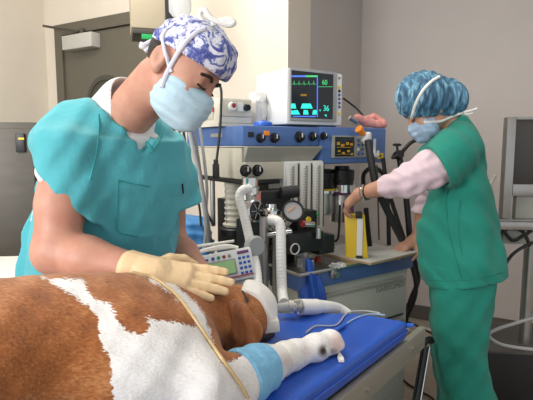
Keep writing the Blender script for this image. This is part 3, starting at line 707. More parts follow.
c = mz(338, 263, .89); t = on_mach('wrapper', 'crumpled clear plastic wrapper at the front edge of the steel worktop', 'wrapper', loc=(c.x, c.y, ZT))
bm = NB(); bmesh.ops.create_icosphere(bm, subdivisions=3, radius=.03)
for v in bm.verts: v.co *= 1 + random.uniform(-.3, .3); v.co.z = abs(v.co.z) * .5
obj('film', bm, 'clear', t, smooth=False)
# pink rubber bag and connectors on top of the display housing
c = mp(369, 128, .08); pk_ = on_mach('rubber_bag', 'crumpled pink rubber breathing bag lying on the right end of the machine', 'breathing bag', loc=(c.x, .08, 1.4285))
b = Body((-.12, -.09, -.02), (.13, .09, .09), .004)
b.cap((-.08, 0, .05), (-.03, -.01, .032), .018, .024, k=.01).cap((-.03, -.01, .032), (.03, -.04, .018), .022, .020, k=.01).cap((-.01, .02, .04), (.05, .02, .055), .018, .020, k=.01).cap((.05, .02, .055), (.085, .0, .03), .020, .022, k=.01).cap((.085, .0, .03), (.05, -.045, .02), .020, .018, k=.01)
b.warp(lambda x, y, z: .002 * np.sin(x * 150) * np.sin(y * 170 + 1)); b.mesh('bag', 'pink', pk_).data.transform(Matrix.Identity(4))
pk_.children[0].data.transform(pk_.matrix_basis)
bm = NB(); cyl(bm, (-.08, 0, .03), (-.12, .01, .05), .014, .011); obj('neck', bm, 'steel', pk_)
t = on_mach('bag_connector', 'orange and white hose connector on the black hose at the machine\'s right end', 'connector', loc=mp(364, 133, -.05))
bm = NB(); p = mp(360, 131, -.05) - mp(364, 133, -.05); cyl(bm, p + Vector((-.01, 0, .01)), p + Vector((.02, 0, -.012)), .018, .013); obj('orange_end', bm, 'orange', t)
bm = NB(); q = mp(367, 137, -.05) - mp(364, 133, -.05); lathe(bm, [(-.03, .014), (-.015, .02), (.015, .02), (.022, .013)], q); obj('white_end', bm, 'white_plastic', t)
t = on_mach('white_clip', 'white plastic hook hanging on the blue display housing by the warning label', 'hook', loc=mp(374.5, 148, -.022))
bm = NB(); tube(bm, [(0, 0, .042), (0, 0, 0), (.004, 0, -.03), (.02, 0, -.034), (.024, 0, -.012)], .008, 8, flat=.6); obj('clip_body', bm, 'white_plastic', t)
def U2(l): return [U(*p) for p in l]
cord('breathing_hose', 'thick black breathing hose hanging from the white connector down to the board', U2([(368, 141, 2.12), (371, 160, 2.08), (376, 185, 2.06), (388, 212, 2.08), (402, 240, 2.12)]), .017, 'blackrub', 'hose')
cord('breathing_hose', 'black hose running down under the warning label towards the woman\'s hand', U2([(383, 158, 2.22), (387, 185, 2.2), (396, 215, 2.2), (408, 252, 2.16), (416, 290, 2.2), (406, 318, 2.25)]), .010, 'blackrub', 'hose')
cord('breathing_hose', 'black hose looping in an arch behind the woman\'s wrist', U2([(364, 190, 2.4), (364, 174, 2.4), (374, 168, 2.4), (385, 178, 2.4), (388, 210, 2.4), (389, 245, 2.4)]), .011, 'blackrub', 'hose')
cord('breathing_hose', 'black hose bowing outward past the right side of the drawer cabinet', U2([(408, 243, 2.3), (414, 258, 2.3), (418, 280, 2.3), (410, 302, 2.3), (404, 330, 2.35)]), .012, 'blackrub', 'hose')
cord('monitor_cable', 'thin black cable rising behind the patient monitor to the pink bag', U2([(343, 98, 2.35), (356, 108, 2.35), (366, 119, 2.32)]), .005, 'blackrub')
for i, (a, lb) in enumerate((([(351, 175), (352, 200), (352, 232)], 'thin dark rod behind the vaporizers, nearest the yellow dispenser'), ([(377, 165), (378, 200), (379, 240)], 'thin dark rod between the black hoses'))):
    cord('thin_rod', lb, [U(*p, 2.33) for p in a], .004, 'darksteel', 'rod')
t = tag(obj('bent_bracket', tube(NB(), [U(331, 240, 2.05), U(338, 238, 2.05), U(340, 205, 2.05)], .005, 8, 6), 'black'), 'thin black bent wire stand between vaporizers and yellow dispenser', 'bracket')
cord('short_black_pipe', 'short thick black pipe standing right behind the yellow dispenser', U2([(366, 208, 2.08), (368, 230, 2.08), (370, 246, 2.08)]), .011, 'black', 'pipe')
# articulated black arm
jp = U(398, 156, 2.2)
t = thing('articulated_arm', 'black jointed support arm with knobs between the machine and the woman', 'support arm', jp)
def rel(px, py, Y): return U(px, py, Y) - jp
bm = NB(); tube(bm, [rel(399, 158, 2.2), rel(404, 150, 2.2), rel(412, 142, 2.2), rel(424, 138, 2.2), rel(440, 142, 2.25)], .009, 10); obj('curved_rod', bm, 'black', t)
bm = NB(); tube(bm, [rel(399, 152, 2.2), rel(401, 168, 2.2), rel(405, 186, 2.2), rel(410, 240, 2.2)], .014, 10, 4); obj('lower_rod', bm, 'black', t)
bm = NB(); p = rel(398, 155, 2.19); lathe(bm, [(-.022, .016), (0, .022), (.022, .018)], p, (.3, -.9, .2)); obj('joint', bm, 'black', t)
bm = NB(); tube(bm, [rel(398, 154, 2.19), rel(397, 146, 2.19)], .006, 8, 2); p = rel(397, 146, 2.19); lathe(bm, [(0, .018), (.008, .02), (.012, .012)], p); tube(bm, [rel(398, 155, 2.17), rel(392, 158, 2.16)], .008, 8, 2)
obj('clamp_knob', bm, 'black', t)

# infusion pump on a stand
sp = U(263, 250, 1.66)
st = thing('pump_stand', 'steel pole stand with dark clamp between the dog and the anesthesia machine', 'stand', (sp.x, sp.y, 0))
bm = NB(); cyl(bm, (0, 0, .06), (0, 0, 1.10), .0125); obj('pole', bm, 'steel', st)
bm = NB(); cyl(bm, (0, 0, 0), (0, 0, .03), .13, .12); cyl(bm, (0, 0, .03), (0, 0, .06), .03); obj('base', bm, 'machine_grey', st)
kp = U(254, 246, 1.60) - st.location
bm = NB(); lathe(bm, [(-.03, .018), (-.01, .02), (-.008, .034), (.012, .036), (.02, .03)], kp, (.5, -.8, .1)); obj('clamp_knob', bm, 'greyblack' if 'greyblack' in M else 'bezel', st)
bm = NB(); tube(bm, [kp, Vector((0, 0, kp.z))], .012, 8, 3); obj('clamp_arm', bm, 'black', st)
po = U(224, 267, 1.52); e1 = (U(252, 258, 1.53) - U(197, 269, 1.50)); fx = e1.normalized()
up0 = Vector((-.10, .42, .9)); up = (up0 - fx * up0.dot(fx)).normalized(); ny = up.cross(fx)
pm = Matrix(((fx.x, ny.x, up.x, po.x), (fx.y, ny.y, up.y, po.y), (fx.z, ny.z, up.z, po.z), (0, 0, 0, 1)))
pump = thing('infusion_pump', 'white infusion pump with green display and blue keypad behind the gloved hand', 'infusion pump'); pump.matrix_basis = pm
bm = NB(); box(bm, -.105, .098, .0, .075, -.052, .052, .008); obj('casing', bm, 'white_plastic', pump)
bm = NB(); box(bm, -.10, .092, -.004, -.0005, -.044, .046, .003); obj('front_panel', bm, 'panel_white', pump)
bm = NB(); box(bm, -.075, .040, -.0065, -.0045, -.030, .020, .002); sc_ = obj('lcd_frame', bm, 'label_grey', pump)
bm = NB(); box(bm, -.070, .035, -.0080, -.0068, -.026, .016); obj('lcd', bm, 'lcd', sc_)
for i in range(3):
    for j in range(4):
        x = .050 + i * .014; z = .022 - j * .0165; bm = NB(); box(bm, x, x + .0095, -.0065, -.0043, z - .009, z, .001); obj('key', bm, 'keyblue', pump)
for i, c in enumerate(('keyblue', 'green', 'red', 'label_grey')):
    x = -.035 + i * .018; bm = NB(); box(bm, x, x + .010, -.006, -.0043, .027, .037, .001); obj('indicator', bm, c, pump)
bm = NB(); box(bm, .05, .088, -.006, -.0043, .031, .041, .001); obj('logo_plate', bm, 'purple', pump)
bm = NB(); box(bm, -.085, -.045, -.006, -.0043, .029, .035, .001); obj('logo_bar', bm, 'keyblue', pump)
bm = NB(); box(bm, -.02, .090, -.0055, -.0043, -.042, -.0375); obj('red_line', bm, 'red', pump)
bm = NB(); box(bm, .02, .085, .005, .07, -.075, -.052, .006); obj('foot', bm, 'bezel', pump)
bm = NB(); tube(bm, [(-.10, .02, .06), (-.05, .03, .075), (.02, .03, .075), (.06, .03, .06)], .006, 8, 6); obj('carry_handle', bm, 'white_plastic', pump)
# side cart with blue drape left of the machine
q0 = U(207, 232, 1.98)
ct = thing('side_cart', 'small white wire cart standing between the man and the machine', 'cart', (-.33, 2.0, 0), .1)
bm = NB(); box(bm, -.13, .11, -.12, .12, .885, .905, .004); obj('shelf', bm, 'white_plastic', ct); bm = NB(); box(bm, -.13, .11, -.12, .12, .30, .315, .004); obj('shelf', bm, 'white_plastic', ct)
for x in (-.12, .10):
    for y in (-.11, .11): bm = NB(); cyl(bm, (x, y, 0), (x, y, .93), .008, seg=10); obj('leg', bm, 'chrome', ct)
b = Body((-.50, 1.84, .89), (-.19, 2.14, 1.08), .006)
b.loft([(.905, -.345, 2.0, .11, .10, .1), (.96, -.345, 2.0, .115, .105, .1), (1.03, -.35, 2.0, .095, .09, .1), (1.05, -.35, 2.0, .07, .06, .1)], k=0, ex=4)
b.warp(lambda x, y, z: .005 * np.sin(z * 150 + x * 20) + .003 * np.sin(x * 90 + y * 60))
o = b.mesh('blue_drape', 'drapeblue'); tag(o, 'folded blue cloth drape on the white wire cart left of the machine', 'drape')
for k, (a, c_) in enumerate((((192, 247), (234, 241)), ((194, 252), (236, 247)))):
    cord('white_tray_rail', ('upper' if k == 0 else 'lower') + ' thin white rod above the infusion pump', [U(*a, 1.62), U(*c_, 1.66)], .005, 'white_plastic', 'rod', None)
# blue cloth hanging below the absorber
b = Body((.02, 1.66, .62), (.26, 1.95, 1.0), .006); q = U(311, 262, 1.77); e = U(312, 300, 1.76)
b.loft([(.66, e.x, 1.785, .07, .03, .5), (.78, e.x, 1.785, .055, .03, .5), (.88, q.x, 1.79, .022, .02, .5), (.92, q.x, 1.79, .012, .012, .5)], k=0)
b.warp(lambda x, y, z: .006 * np.sin(x * 140 + z * 30))
tag(b.mesh('blue_cloth', 'padblue'), 'bright blue cloth bunched up and hanging below the black absorber', 'cloth')

# white breathing hoses
def whose(name, label, pts, r, m='hose', pitch=.011, smooth_=False):
    c = Vector(pts[0]); bm = NB(); P = [p - c for p in pts]
    if smooth_: sweep(bm, spline(P, 10), r, 14)
    else: corr(bm, P, r, pitch, .045)
    o = obj(name, bm, m); o.location = c; return tag(o, label, 'hose')
whose('breathing_tube', 'white breathing tube curving down from the upper silver valve', U2([(250, 189, 1.71), (243, 190, 1.69), (239.5, 198, 1.68), (244, 215, 1.66), (251, 245, 1.62), (256, 268, 1.56), (258, 288, 1.50)]), .0165, pitch=.012)
whose('breathing_tube', 'straight white breathing tube dropping from the lower silver valve to the pad', U2([(270, 220, 1.68), (277, 221, 1.66), (280.5, 228, 1.65), (281, 255, 1.62), (282, 290, 1.58), (284, 303, 1.50)]), .018, pitch=.012, smooth_=False)

# ------------------------------------------------------------------ operating table and pad
TA = Vector((.61, .79, 0)).normalized(); TN = Vector((-TA.y, TA.x, 0)); K0 = Vector((.425, 1.365, 0))
tb = thing('operating_table', 'stainless steel operating table with side rail under the blue pad', 'operating table', (K0.x - TA.x * .8, K0.y - TA.y * .8, 0), math.atan2(TA.y, TA.x))
tb.location += TN * .28
# local: x along the table (end at +.8), y across (-.28 .. .28)
def tl(w): v = Vector(w) - tb.location; return (v.dot(TA), v.dot(TN))
e1_, e2_, e3_ = tl(Z(426, 332, .815)), tl(Z(392, 326, .815)), tl(Z(270, 325, .815))
bm = NB(); poly_prism(bm, [(-1.0, -.285), (e1_[0], -.285), e2_, e3_, (e3_[0] - .1, .285), (-1.0, .285)], .785, .815, .005); obj('table_top', bm, 'brushed', tb)
bm = NB(); box(bm, -1.0, .84, -.312, -.292, .748, .812, .004); box(bm, -1.0, e3_[0] - .12, .292, .312, .748, .812, .004); obj('side_rail', bm, 'brushed', tb)
for x in (.74, .45, .15, -.2):
    bm = NB(); box(bm, x - .012, x + .012, -.293, -.284, .76, .80); cyl(bm, (x, -.318, .78), (x, -.31, .78), .006); obj('rail_spacer', bm, 'steel', tb)
bm = NB(); box(bm, -.6, .62, -.24, .24, .69, .784, .01); obj('under_frame', bm, 'darksteel', tb)
bm = NB(); box(bm, -.35, .15, -.13, .13, .10, .69, .03); obj('column', bm, 'steel', tb)
bm = NB(); box(bm, -.55, .45, -.25, .25, .02, .10, .02); obj('base', bm, 'blackrub', tb)
bm = NB(); cyl(bm, (.53, -.22, .64), (.53, .1, .64), .035); cyl(bm, (.50, -.20, .60), (.38, -.20, .44), .022); obj('actuator', bm, 'machine_blue', tb)
bm = NB(); p = (.45, -.27, .70); tube(bm, [(.45, -.29, .72), (.44, -.31, .66), (.41, -.31, .62)], .010, 8); obj('crank_handle', bm, 'steel', tb)
pad = thing('table_pad', 'bright blue vinyl cushion pad on the steel operating table', 'pad', (tb.location.x, tb.location.y, 0), tb.rotation_euler.z)
p1_, p2_, p3_ = tl(Z(408, 321, .868)), tl(Z(358, 312.5, .868)), tl(Z(268, 312, .868))
PO = [(-.98, -.27), p1_, p2_, p3_, (p3_[0] - .08, .27), (-.98, .27)]
bm = NB(); poly_prism(bm, PO, .8155, .868, .014, 4)
obj('cushion', bm, 'padblue', pad)
bm = NB(); sweep(bm, [Vector((p[0], p[1], .842)) for p in ((-.98, -.2712), (p1_[0] - .004, p1_[1] - .001), p2_, p3_)], .003, 6); obj('seam_piping', bm, 'padblue', pad)
bm = NB(); p = Vector((p1_[0] - .006, p1_[1], .858)); tube(bm, [p, p + Vector((.016, -.010, -.003))], .006, 8, 2); obj('corner_tab', bm, 'bluecap', pad)
ZP = .868
# circuit lying on the pad
cc = U(290, 307, 1.30)
t = thing('tube_connector', 'tan ribbed connector joining clear elbow and white hose at the dog\'s nose', 'connector', cc)
def rc(px, py, Y): return U(px, py, Y) - cc
bm = NB(); a, b_ = rc(289, 306, 1.30), rc(301, 306, 1.30); sweep(bm, [a.lerp(b_, i / 9) for i in range(10)], lambda i, s: .015 + .002 * (i % 2), 16); obj('tan_coupling', bm, 'offwhite', t)
bm = NB(); sweep(bm, [rc(271, 308, 1.29), rc(280, 307, 1.30), rc(289, 306, 1.30)], lambda i, s: .010 + .0015 * i, 14); obj('clear_elbow', bm, 'tubeclear', t)
bm = NB(); sweep(bm, [rc(266, 300, 1.26), rc(266, 309, 1.275), rc(272, 309, 1.29)], .008, 12); obj('blue_collar', bm, 'mask', t)
bm = NB(); sweep(bm, [rc(297, 300, 1.30), rc(298, 306, 1.30), rc(298, 310, 1.30)], lambda i, s: (.010, .018, .012)[i], 12); obj('side_port', bm, 'machine_grey', t)
hp = U2([(300, 307, 1.31), (312, 307, 1.33), (325, 307, 1.36), (338, 308.5, 1.40), (349, 314, 1.40)])
c = Vector(hp[0]); bm = NB(); P = spline([p - c for p in hp], 12); n = len(P)
sweep(bm, P, lambda i, s: (.023 if i < n * .35 else lerp(.021, .013, (i - n * .35) / (n * .65))) - (.001 if (i % 2) else 0), 16)
o = obj('breathing_tube', bm, 'hose'); o.location = c; tag(o, 'tapering white breathing tube lying along the far end of the blue pad', 'hose')

# ------------------------------------------------------------------ dog
def in_poly(x, y, P):
    r = np.zeros(x.shape, bool); n = len(P); j = n - 1
    for i in range(n):
        xi, yi = P[i]; xj, yj = P[j]
        if yi != yj: r ^= ((yi > y) != (yj > y)) & (x < (xj - xi) * (y - yi) / (yj - yi) + xi)
        j = i
    return r
def poly_dist(x, y, P):
    d = np.full(x.shape, 1e9)
    for i in range(len(P)):
        ax, ay = P[i - 1]; bx, by = P[i]; vx, vy = bx - ax, by - ay; L = vx * vx + vy * vy + 1e-9
        t = np.clip(((x - ax) * vx + (y - ay) * vy) / L, 0, 1); d = np.minimum(d, np.hypot(x - ax - t * vx, y - ay - t * vy))
    return np.where(in_poly(x, y, P), d, -d)
def coat():
    m = bpy.data.materials.new('dog_coat'); m.use_nodes = True; nt = m.node_tree; N = nt.nodes; L = nt.links; p = N['Principled BSDF']
    p.inputs['Roughness'].default_value = .75; p.inputs['Specular IOR Level'].default_value = .25
    p.inputs['Sheen Weight'].default_value = .15
    tc = N.new('ShaderNodeTexCoord')
    def noise(sc_, st=(1, 1, 1), det=4, rot=0.0):
        mp_ = N.new('ShaderNodeMapping'); mp_.inputs['Scale'].default_value = st; mp_.inputs['Rotation'].default_value = (0, 0, rot); L.new(tc.outputs['Object'], mp_.inputs[0])
        n = N.new('ShaderNodeTexNoise'); n.inputs['Scale'].default_value = sc_; n.inputs['Detail'].default_value = det; L.new(mp_.outputs[0], n.inputs['Vector']); return n.outputs['Fac']
    def math_(op, a, b):
        k = N.new('ShaderNodeMath'); k.operation = op
        for i, v in enumerate((a, b)):
            if isinstance(v, (int, float)): k.inputs[i].default_value = v
            else: L.new(v, k.inputs[i])
        return k.outputs[0]
    at = N.new('ShaderNodeAttribute'); at.attribute_name = 'coat'; sep = N.new('ShaderNodeSeparateColor'); L.new(at.outputs['Color'], sep.inputs[0])
    fine = noise(260, (.35, 1.2, 1.2), 3, .9)
    w = math_('ADD', sep.outputs[0], math_('MULTIPLY', math_('SUBTRACT', fine, .5), 1.1))
    r = N.new('ShaderNodeValToRGB'); r.color_ramp.elements[0].position = .42; r.color_ramp.elements[1].position = .58; L.new(w, r.inputs[0])
    br = N.new('ShaderNodeValToRGB'); e = br.color_ramp.elements
    e[0].position = .30; e[0].color = (.17, .052, .015, 1); e[1].position = .72; e[1].color = (.60, .30, .13, 1)
    mid = e.new(.5); mid.color = (.37, .125, .034, 1)
    cm = math_('ADD', math_('MULTIPLY', noise(14), .55), math_('MULTIPLY', fine, .45)); L.new(cm, br.inputs[0])
    wh = N.new('ShaderNodeValToRGB'); wh.color_ramp.elements[0].color = (.74, .70, .68, 1); wh.color_ramp.elements[0].position = .3; wh.color_ramp.elements[1].color = (.90, .885, .88, 1); wh.color_ramp.elements[1].position = .55; L.new(cm, wh.inputs[0])
    mx = N.new('ShaderNodeMix'); mx.data_type = 'RGBA'; L.new(r.outputs[0], mx.inputs[0]); L.new(br.outputs[0], mx.inputs[6]); L.new(wh.outputs[0], mx.inputs[7])
    dk = N.new('ShaderNodeMix'); dk.data_type = 'RGBA'; L.new(sep.outputs[1], dk.inputs[0]); L.new(mx.outputs[2], dk.inputs[6]); dk.inputs[7].default_value = (.05, .025, .018, 1)
    pk = N.new('ShaderNodeMix'); pk.data_type = 'RGBA'; L.new(sep.outputs[2], pk.inputs[0]); L.new(dk.outputs[2], pk.inputs[6]); pk.inputs[7].default_value = (.62, .36, .30, 1)
    L.new(pk.outputs[2], p.inputs['Base Color'])
    b = N.new('ShaderNodeBump'); b.inputs['Strength'].default_value = .32; b.inputs['Distance'].default_value = .005; L.new(fine, b.inputs['Height']); L.new(b.outputs[0], p.inputs['Normal'])
    return m
M['coat'] = coat()
defm('ear_fur', (.40, .14, .04), .7, col2=(.22, .065, .018), nscale=28, bump=.35, bscale=240, sheen=.2, stretch=(1.6, 1, .6))
dog = thing('dog', 'large brown and white dog lying sedated on its side on the blue pad', 'dog', (-.3, .85, ZP))
b = Body((-1.0, .18, .862), (.24, 1.42, 1.22), .0045)
HC = Vector((-.065, 1.105, .942)); MD_ = Vector((.42, .89, -.10)).normalized(); HB = Frame(HC, MD_, (.1, -.1, 1)).B
b.ell((-.58, .60, .995), (.36, .185, .140), Frame((0, 0, 0), (.79, -.61, 0), (0, 0, 1)).B and [[.61, .79, 0], [-.79, .61, 0], [0, 0, 1]], k=.05)
b.ell((-.41, .80, .985), (.24, .17, .132), [[.61, .79, 0], [-.79, .61, 0], [0, 0, 1]], k=.06)
b.ell((-.30, .87, .965), (.17, .17, .122), [[.61, .79, 0], [-.79, .61, 0], [0, 0, 1]], k=.06)
b.ell((-.22, .82, .955), (.16, .12, .10), [[.61, .79, 0], [-.79, .61, 0], [0, 0, 1]], k=.06)
b.cap((-.27, .94, .965), (-.12, 1.07, .945), .110, .078, k=.05)
b.ell(HC, (.074, .088, .078), HB, k=.03)
b.cap(HC + MD_ * .03 + Vector((0, 0, -.005)), HC + MD_ * .105 + Vector((-.012, 0, -.008)), .056, .040, k=.03)
b.cap(HC + MD_ * .07 + Vector((.028, -.005, -.044)), HC + MD_ * .02 + Vector((.025, .0, -.048)), .019, .024, k=.02)
b.ell(HC + MD_ * .14 + Vector((0, 0, .0)), (.018, .012, .016), HB, k=.01)
# brow and eye hollow
e0 = U(247, 300, 1.09); b.ell(e0, (.014, .014, .009), None, k=.012, op='sub'); b.cap(U(240, 292, 1.095), U(250, 297, 1.10), .010, .008, k=.012)
# ear flap
b.cap(U(228, 303, 1.075), U(226, 322, 1.030), .018, .026, k=.016)
b.cap(U(214, 312, 1.05), U(219, 345, 1.01), .012, .014, k=.012)
# foreleg stretched out
LG = [(Z(196, 388, .93), .075), (Z(232, 384, .915), .050), (Z(262, 367, .908), .041), (Z(292, 355, .898), .0285), (Z(314, 348, .896), .027), (Z(330, 342, .895), .030)]
for (p, r), (q, s_) in zip(LG, LG[1:]): b.cap(p, q, r, s_, k=.02)
ld = (LG[-1][0] - LG[-2][0]).normalized(); lside = Vector((-ld.y, ld.x, 0)).normalized()
pw = LG[-1][0]
for i, o_ in enumerate((-.022, -.008, .008, .021)):
    q = pw + ld * (.018 if i in (1, 2) else .010) + lside * o_; b.cap(pw + lside * o_ * .6, q + Vector((0, 0, -.004)), .014, .0125, k=.006)
# hindquarters, thigh and tail outside the frame
b.ell((-.78, .40, .99), (.19, .17, .125), [[.61, .79, 0], [-.79, .61, 0], [0, 0, 1]], k=.05)
b.cap((-.72, .38, .95), (-.52, .30, .92), .09, .05, k=.03).cap((-.52, .30, .92), (-.58, .20, .90), .04, .03, k=.02)
b.warp(lambda x, y, z: .0012 * np.sin(x * 90 + y * 70) * np.sin(z * 110 + y * 40))
body = b.mesh('body', 'coat', dog)
from mathutils.bvhtree import BVHTree
def bvh(o, off): me = o.data; return BVHTree.FromPolygons([v.co + Vector(off) for v in me.vertices], [p.vertices[:] for p in me.polygons])
DB = bvh(body, dog.location)
def on_dog(px, py, lift=.004):
    r = ray(px, py).normalized(); h, n, i, d = DB.ray_cast(Vector((0, 0, CH)), r)
    return (h + n * lift) if h else None
bm = NB(); sweep(bm, [on_dog(*p, -.001) - dog.location for p in ((242, 291), (244, 294), (246, 298), (247.5, 302))], .0032, 8); obj('closed_eye', bm, 'lipdark', dog)
bm = NB(); tube(bm, [U(256, 338, 1.09) - dog.location, U(263, 338, 1.095) - dog.location, U(271, 333, 1.12) - dog.location], .0125, 10); obj('dark_lip', bm, 'lipdark', dog)['label'] = 'dark lip'
eb = Frame(on_dog(238, 331, .012), (-.12, -.93, .25), (-.20, .1, 1))
g = Body(eb.o - Vector((.09, .08, .09)), eb.o + Vector((.09, .08, .09)), .003)
g.ell(eb(0, -.006, 0), (.043, .013, .058), eb.B, k=0); g.ell(eb(.006, -.012, .045), (.024, .014, .022), eb.B, k=.015); g.ell(eb(-.014, .0, -.030), (.018, .010, .022), eb.B, k=.012)
g.warp(lambda x, y, z: .0028 * np.sin((x - eb.o.x) * 210 + (z - eb.o.z) * 30 + 1.2) + .0016 * np.sin((x - eb.o.x) * 90 + (z - eb.o.z) * 120)); g.mesh('ear', 'ear_fur', dog)
WHITE = [(42, 278), (60, 279), (84, 279), (88, 292), (97, 300), (110, 304), (120, 326), (138, 335), (150, 330), (147, 316), (160, 321), (176, 322), (196, 328), (196, 318), (186, 305), (170, 293), (152, 281), (134, 272), (150, 271),
         (172, 283), (190, 297), (204, 312), (209, 328), (213, 348), (222, 362), (232, 362), (250, 348), (290, 330), (360, 325), (360, 430), (116, 440), (112, 388), (110, 360), (102, 344), (98, 316), (80, 300), (62, 288)]
V = np.array([v.co[:] for v in body.data.vertices]) + np.array(dog.location)
cx_ = V[:, 0]; dy_ = V[:, 1] * CP - (V[:, 2] - CH) * SP; uz = V[:, 1] * SP + (V[:, 2] - CH) * CP
PX = 266.5 + F * cx_ / dy_; PY = 200 - F * uz / dy_
dW = poly_dist(PX, PY, WHITE); jit = 1.6 * np.sin(PX * .33 + 1.3 * np.sin(PY * .25)) + 1.2 * np.sin(PY * .41 + PX * .2)
wv = np.clip(.5 + (dW + jit * .5) / 11, 0, 1)
hd = np.linalg.norm((V - np.array(HC + MD_ * .03)) / np.array([.16, .16, .1]), axis=1)
ondog = (PX > 208) & (PX < 285) & (PY < 360) & (V[:, 1] > .96) & (dW < 6); wv = np.where(ondog & (PY < 345), 0, wv)
dk = np.zeros(len(V))
def blob(px, py, rx, ry, s=1.0): return np.clip(1.4 - np.hypot((PX - px) / rx, (PY - py) / ry), 0, 1) * s
dk = np.maximum(dk, blob(266, 339, 9, 6)); dk = np.maximum(dk, np.maximum(blob(323, 351, 5, 6), blob(333, 351, 4, 3, .7))); dk = np.maximum(dk, blob(247, 300, 3.5, 5, .8)); dk = np.maximum(dk, blob(226, 340, 8, 10, .30))
nose = np.clip(1.5 - np.linalg.norm(V - np.array(HC + MD_ * .165), axis=1) / .02, 0, 1); dk = np.maximum(dk, nose)
pkv = np.maximum(blob(276, 362, 6, 6, .35), np.maximum(blob(300, 352, 16, 6, .18), np.maximum(blob(337, 343, 8, 11, .6), blob(290, 362, 14, 7, .35))))
ca = body.data.color_attributes.new('coat', 'FLOAT_COLOR', 'POINT')
ca.data.foreach_set('color', np.stack([wv, dk, pkv, np.ones(len(V))], 1).astype(np.float32).ravel())
# bandage and tapes round the foreleg
def sleeve(name, m, parent, a, c, ra, rb, n1=None, amp=.0012, lab=None, lump=120):
    a = Vector(a); c = Vector(c); d = (c - a).normalized(); mm = max(ra, rb) + .02
    lo = [min(a[i], c[i]) - mm for i in range(3)]; hi = [max(a[i], c[i]) + mm for i in range(3)]; lo[2] = max(lo[2], ZP - .004)
    b = Body(lo, hi, .003); b.cap(a - d * .02, c + d * .02, ra, rb, k=0); b.warp(lambda x, y, z: amp * np.sin(x * lump + y * lump * .7 + z * 60)); b.cut(a, -d, .002); b.cut(c, d, .002)
    o = b.mesh(name, m); o.location = parent.location if False else (0, 0, 0)
    return o
def dtag(o, name, lab, cat, group=None): return tag(o, lab, cat, group)
o = sleeve('leg_bandage', 'bandage', dog, LG[1][0].lerp(LG[2][0], .12), LG[2][0].lerp(LG[3][0], .05), .060, .047); o.name = 'leg_bandage'
tag(o, 'light blue elastic bandage wrapped around the dog\'s outstretched foreleg', 'bandage')
o = sleeve('tape_wrap', 'tape', dog, LG[2][0].lerp(LG[3][0], .55), LG[3][0].lerp(LG[4][0], .1), .0365, .032); tag(o, 'white tape wound around the foreleg just past the blue bandage', 'tape')
o = sleeve('tape_wrap', 'tape', dog, LG[4][0].lerp(LG[5][0], .05), LG[4][0].lerp(LG[5][0], .50), .0295, .0300); tag(o, 'white tape wound around the dog\'s paw', 'tape')
# head gauze, muzzle tape
g = Body(U(258, 300, 1.16) - Vector((.09, .09, .09)), U(258, 300, 1.16) + Vector((.09, .09, .09)), .003)
OF = Vector((.0115, .01, .0065))
g.ell(HC + OF, (.075, .090, .079), HB, k=0); g.cap(HC + MD_ * .03 + OF, HC + MD_ * .105 + Vector((-.012, 0, -.008)) + OF, .057, .043, k=.03)
g.warp(lambda x, y, z: .0010 * np.sin(x * 130 + z * 150))
g.cut(U(243, 290, 1.1), (-1, .15, .0)); g.cut(U(260, 310, 1.18), (.1, .1, -1)); g.cut(HC + MD_ * .120, MD_)
o = g.mesh('gauze_wrap', 'tape'); tag(o, 'white gauze wrapped over the top of the dog\'s muzzle below the gloved fingers', 'gauze')
tq = U(269, 326, 1.085); tR = Matrix.Translation(tq) @ Matrix.Rotation(.10, 4, 'Z') @ Matrix.Rotation(-.10, 4, 'Y')
bm = NB(); box(bm, -.022, .024, -.010, .09, -.0145, .0145, .004, tR); tag(obj('muzzle_tape', bm, 'tape'), 'white tape roll holding the breathing tube at the dog\'s lower muzzle', 'tape')
# cream line over the body
pts = [on_dog(*p, .0035) for p in ((132, 274), (142, 276), (152, 279), (162, 285), (172, 293), (182, 304), (192, 318), (201, 331), (210, 345), (220, 359), (230, 372), (240, 386), (247, 398), (254, 412))]
pts = [p for p in pts if p is not None]
cord('fluid_line', 'cream plastic fluid line running over the dog\'s shoulder and chest', pts, .0032, 'ivline', 'tube')
def onpad(l, h=.004): return [Z(px, py, ZP + h) for px, py in l]
cord('clear_line', 'clear thin line leaving the paw and curving past the white hose over the pad', onpad([(306, 333), (316, 326), (336, 325), (345, 315), (352, 311.5), (366, 311), (380, 313)]), .0022, 'greyhose', 'tube')
o = cord('catheter_line', 'thin translucent line with blue connector running from the paw across the pad', onpad([(336, 330), (344, 325), (356, 318), (370, 314), (385, 315)]), .0022, 'ivline_clear', 'tube')
bm = NB(); p = onpad([(334, 331), (346, 324)], .008); q = [v - o.location for v in p]; cyl(bm, q[0], q[1], .0055, .004); obj('blue_connector', bm, 'bluecap', o)['label'] = 'blue connector'
o = cord('tape_tab', 'small white tape tab lying on the blue pad below the paw', onpad([(329, 351), (338, 353), (341, 357)], .004), .004, 'tape', 'tape'); bm = NB(); q = Z(341, 358.5, ZP + .006) - o.location; box(bm, q.x - .007, q.x + .006, q.y - .010, q.y + .010, q.z - .005, q.z + .003, .002); obj('tab_end', bm, 'tape', o)

